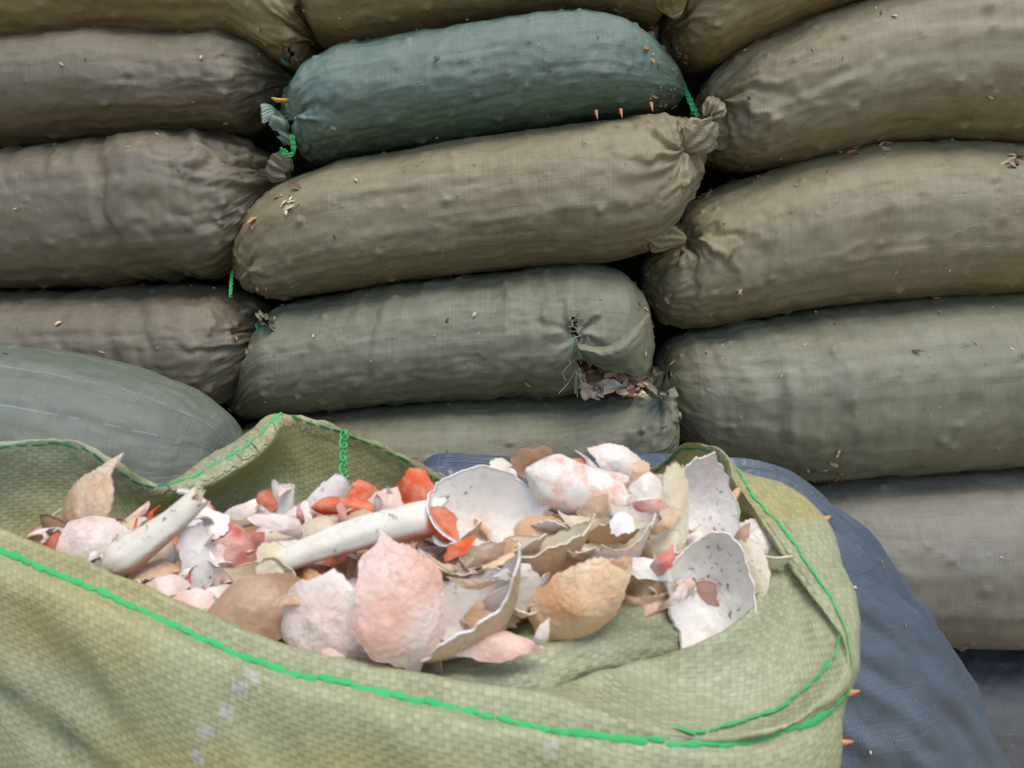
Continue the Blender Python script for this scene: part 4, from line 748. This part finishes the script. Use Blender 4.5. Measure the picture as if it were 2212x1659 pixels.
carapace(985, 1235, .470, 210, 120, .60, 'brown', 'tan', 10, -50, 0, 'brown shell in the shade behind the pink domed one', 248)
shard(840, 1092, .525, 120, 85, 'pinkpale', 'lilac', 20, -30, 0, 'pale pink plate below the back rim, left of the orange shard', 249)

t6, p6_ = np.meshgrid(np.linspace(0, np.pi, 7), np.linspace(0, 2 * np.pi, 12, endpoint=False), indexing='ij')
DOT = np.stack([np.sin(t6) * np.cos(p6_), np.sin(t6) * np.sin(p6_), .5 * np.cos(t6)], -1).reshape(-1, 3)
bpy.context.view_layer.update()
def dot(label, px, py, d, rpx):
    o = next(q for q in C.objects if q.get('label') == label); e = mk('eye_hole', DOT * rpx * d / F, gridf(7, 12, False, True), M_hole, origin=(0, 0, 0))
    e.parent = o; e.matrix_parent_inverse = o.matrix_world.inverted(); m4 = Matrix.Identity(4); p = pix(px, py, d)
    for i in range(3):
        for j in range(3): m4[i][j] = CB[i, j]
        m4[i][3] = p[i]
    e.matrix_basis = m4
if False: dot('orange tan carapace at the edge of the inner cloth fold', 1256, 1252, .4165, 11)
if False: dot('pinkish cupped carapace behind the white-rimmed tan one', 1135, 1280, .417, 10)

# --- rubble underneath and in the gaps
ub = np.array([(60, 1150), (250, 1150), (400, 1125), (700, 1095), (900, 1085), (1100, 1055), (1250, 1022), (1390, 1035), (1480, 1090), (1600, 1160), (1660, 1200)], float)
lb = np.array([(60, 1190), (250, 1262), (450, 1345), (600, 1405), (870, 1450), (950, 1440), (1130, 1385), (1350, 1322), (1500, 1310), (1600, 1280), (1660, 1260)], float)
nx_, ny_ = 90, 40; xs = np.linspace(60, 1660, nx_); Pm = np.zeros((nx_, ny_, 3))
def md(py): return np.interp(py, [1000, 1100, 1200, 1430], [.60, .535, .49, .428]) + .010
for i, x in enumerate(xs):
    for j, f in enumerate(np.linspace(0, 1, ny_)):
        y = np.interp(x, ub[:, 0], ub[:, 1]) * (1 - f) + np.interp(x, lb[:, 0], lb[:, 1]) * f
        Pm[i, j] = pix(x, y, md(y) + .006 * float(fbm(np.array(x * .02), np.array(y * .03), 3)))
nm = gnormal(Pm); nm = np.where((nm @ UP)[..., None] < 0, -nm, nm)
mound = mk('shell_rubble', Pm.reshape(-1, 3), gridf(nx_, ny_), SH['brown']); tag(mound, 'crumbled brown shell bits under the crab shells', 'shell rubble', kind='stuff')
rng = np.random.default_rng(77)
keys = ['pink', 'pinkpale', 'tan', 'orange', 'redpink', 'white', 'lilac', 'cream', 'brown', 'orangetan']
protos = []
for q in range(24):
    wide = q % 2
    o = carapace_mesh('shell_chip', .034, .024 if wide else .011, .003, 'white', 'white', 500 + q, teeth=3, tooth=0, spl=0, spr=.3 * rng.random(), cut=[(rng.uniform(0, 360), rng.uniform(.4, .85)) for _ in range(4)], bend=-1.2 * rng.random() - .1, rag=.05, nb=8, na=36, bump=.4, th=.0009, twist=rng.normal() * .5)
    protos.append(o.data); bpy.data.objects.remove(o)
CN = dict(pink='pink', pinkpale='pale pink', tan='tan', orange='bright orange', redpink='red and pink', white='white', lilac='lilac white', cream='cream', brown='brown', orangetan='orange tan')
NM0 = list(NAMED)
def near_name(x, y): return ' '.join(min(NM0, key=lambda t: (t[0] - x) ** 2 + (t[1] - y) ** 2)[2].split()[:7])
MID = [(300, 1240), (500, 1150), (640, 1130), (720, 1200), (880, 1170), (660, 1255), (860, 1225), (930, 1190), (1010, 1215), (1180, 1200), (1240, 1140), (1440, 1190), (1460, 1240), (1370, 1100), (1270, 1225), (1340, 1260), (1180, 1265), (910, 1400), (960, 1375), (1420, 1060), (1100, 1020), (1175, 1025), (480, 1225), (395, 1245), (250, 1195), (120, 1165), (640, 1200), (790, 1075), (940, 1100), (1560, 1190)]
for q, (x, y) in enumerate(MID):
    key = (['white', 'redpink', 'lilac', 'orange', 'pinkpale', 'brown'] if x < 900 and y < 1235 else ['tan', 'pinkpale', 'cream', 'brown', 'pink', 'orangetan'])[q % 6]
    n0 = near_name(x, y)
    shard(x + rng.normal() * 8, y + rng.normal() * 6, float(md(y)) - .008 - .012 * rng.random(), 95 + 70 * rng.random(), 60 + 55 * rng.random(), key, 'lilac' if key in ('white', 'lilac') else 'cream', rng.uniform(-60, 60), rng.uniform(-60, 15), rng.uniform(-40, 40), '%s curved shell plate wedged beside the %s' % (CN[key], n0), 800 + q, curl=rng.uniform(.2, .7), name='shell_plate')
g2 = np.random.default_rng(321)
for q in range(34):
    x = g2.uniform(930, 1470); y = g2.uniform(1075, 1335); lo = np.interp(x, lb[:, 0], lb[:, 1]) - 45
    if y > lo: y = lo - 30 * g2.random()
    if ((x - 1062) / 165) ** 2 + ((y - 1090) / 75) ** 2 < 1: y += 85
    key = ['pinkpale', 'cream', 'tan', 'white', 'pink', 'orangetan', 'lilac', 'cream'][q % 8]
    shard(x, y, float(np.interp(y, [1060, 1100, 1200, 1300, 1380], [.505, .485, .462, .436, .414])) + g2.uniform(-.004, .012), g2.uniform(90, 165), g2.uniform(55, 105), key, ['cream', 'white', 'lilac', 'innertan'][q % 4], g2.uniform(-50, 50), g2.uniform(-75, 100), g2.uniform(-45, 45), '%s broken shell plate jammed against the %s' % (CN[key], near_name(x, y)), 1100 + q, curl=g2.uniform(.25, .8), name='shell_plate')
TOP = [(1130, 1235, .424, 'white'), (1015, 1262, .415, 'tan'), (1372, 1300, .428, 'brown'), (1432, 1215, .430, 'redpink'), (1165, 1378, .403, 'pinkpale'), (1240, 1200, .436, 'brown'), (1348, 1128, .455, 'white'), (1440, 1135, .458, 'tan'), (1350, 1222, .428, 'orangetan'), (1050, 1205, .432, 'brown'), (1405, 1090, .462, 'redpink'), (1290, 1100, .47, 'tan'), (720, 1425, .408, 'pink'), (640, 1290, .425, 'tan'), (1465, 1290, .438, 'pinkpale'), (1000, 1180, .440, 'orange'), (870, 1195, .445, 'brown')]  # brown slivers stand in for the dark crevices between shells
for q, (x, y, dz, key) in enumerate(TOP):
    shard(x, y, dz, 70 + 65 * rng.random(), 26 + 30 * rng.random(), key, 'lilac' if key in ('white', 'redpink') else 'cream', rng.uniform(-20, 60), rng.uniform(-50, 25), rng.uniform(-35, 35), 'slim %s shell sliver lying on the %s' % (CN[key], near_name(x, y)), 900 + q, curl=rng.uniform(.3, .9), name='shell_sliver')
for q in range(298):
    i, j = rng.integers(2, nx_ - 2), rng.integers(1, ny_ - 1); key = keys[rng.choice(10, p=[.06, .12, .06, .15, .14, .14, .14, .07, .12, .0] if i < nx_ * .52 else [.14, .20, .15, .04, .04, .07, .05, .12, .10, .09])]
    me = protos[q % 24].copy(); me.materials.clear(); me.materials.append(SH[key]); me.materials.append(SH['lilac' if key in ('white', 'lilac') else 'pinkpale'])
    o = bpy.data.objects.new('shell_chip', me); C.objects.link(o)
    n = nm[i, j] + rng.normal(size=3) * .8; n /= np.linalg.norm(n); x = np.cross(n, rng.normal(size=3)); x /= np.linalg.norm(x); y = np.cross(n, x); s_ = rng.uniform(.45, 1.5) if q % 3 else rng.uniform(.25, .6)
    p = Pm[i, j] + nm[i, j] * (rng.uniform(.0, .008) if q % 2 else rng.uniform(.006, .024)); M = Matrix.Identity(4)
    for r_ in range(3): M[r_][0] = x[r_] * s_; M[r_][1] = y[r_] * s_; M[r_][2] = n[r_] * s_; M[r_][3] = p[r_]
    o.matrix_world = M; rl = p - CAM; dq = rl @ FW; nb_ = near_name(1106 + F * (rl @ RT) / dq, 829.5 - F * (rl @ UP) / dq)
    tag(o, 'small %s %s chip beside the %s' % (CN[key], 'broad' if (q % 24) % 2 else 'narrow', nb_), 'shell chip', 'small shell chips in the heap')

# chips that lie by the same shell: tell them apart by their place around it
by = {}
for o in C.objects:
    if o.get('category') in ('shell chip', 'shell shard'): by.setdefault(o['label'], []).append(o)
for lab, os_ in by.items():
    if len(os_) > 1:
        os_.sort(key=lambda o: o.matrix_basis.translation.x)
        for q, o in enumerate(os_):
            w_ = ['leftmost', 'rightmost'] if len(os_) == 2 else ['leftmost'] + ['second from left', 'third from left', 'fourth from left', 'fifth from left', 'sixth from left'][:len(os_) - 2] + ['rightmost']
            if q < len(w_): o['label'] = ' '.join((lab + ', ' + w_[q]).split()[:16])
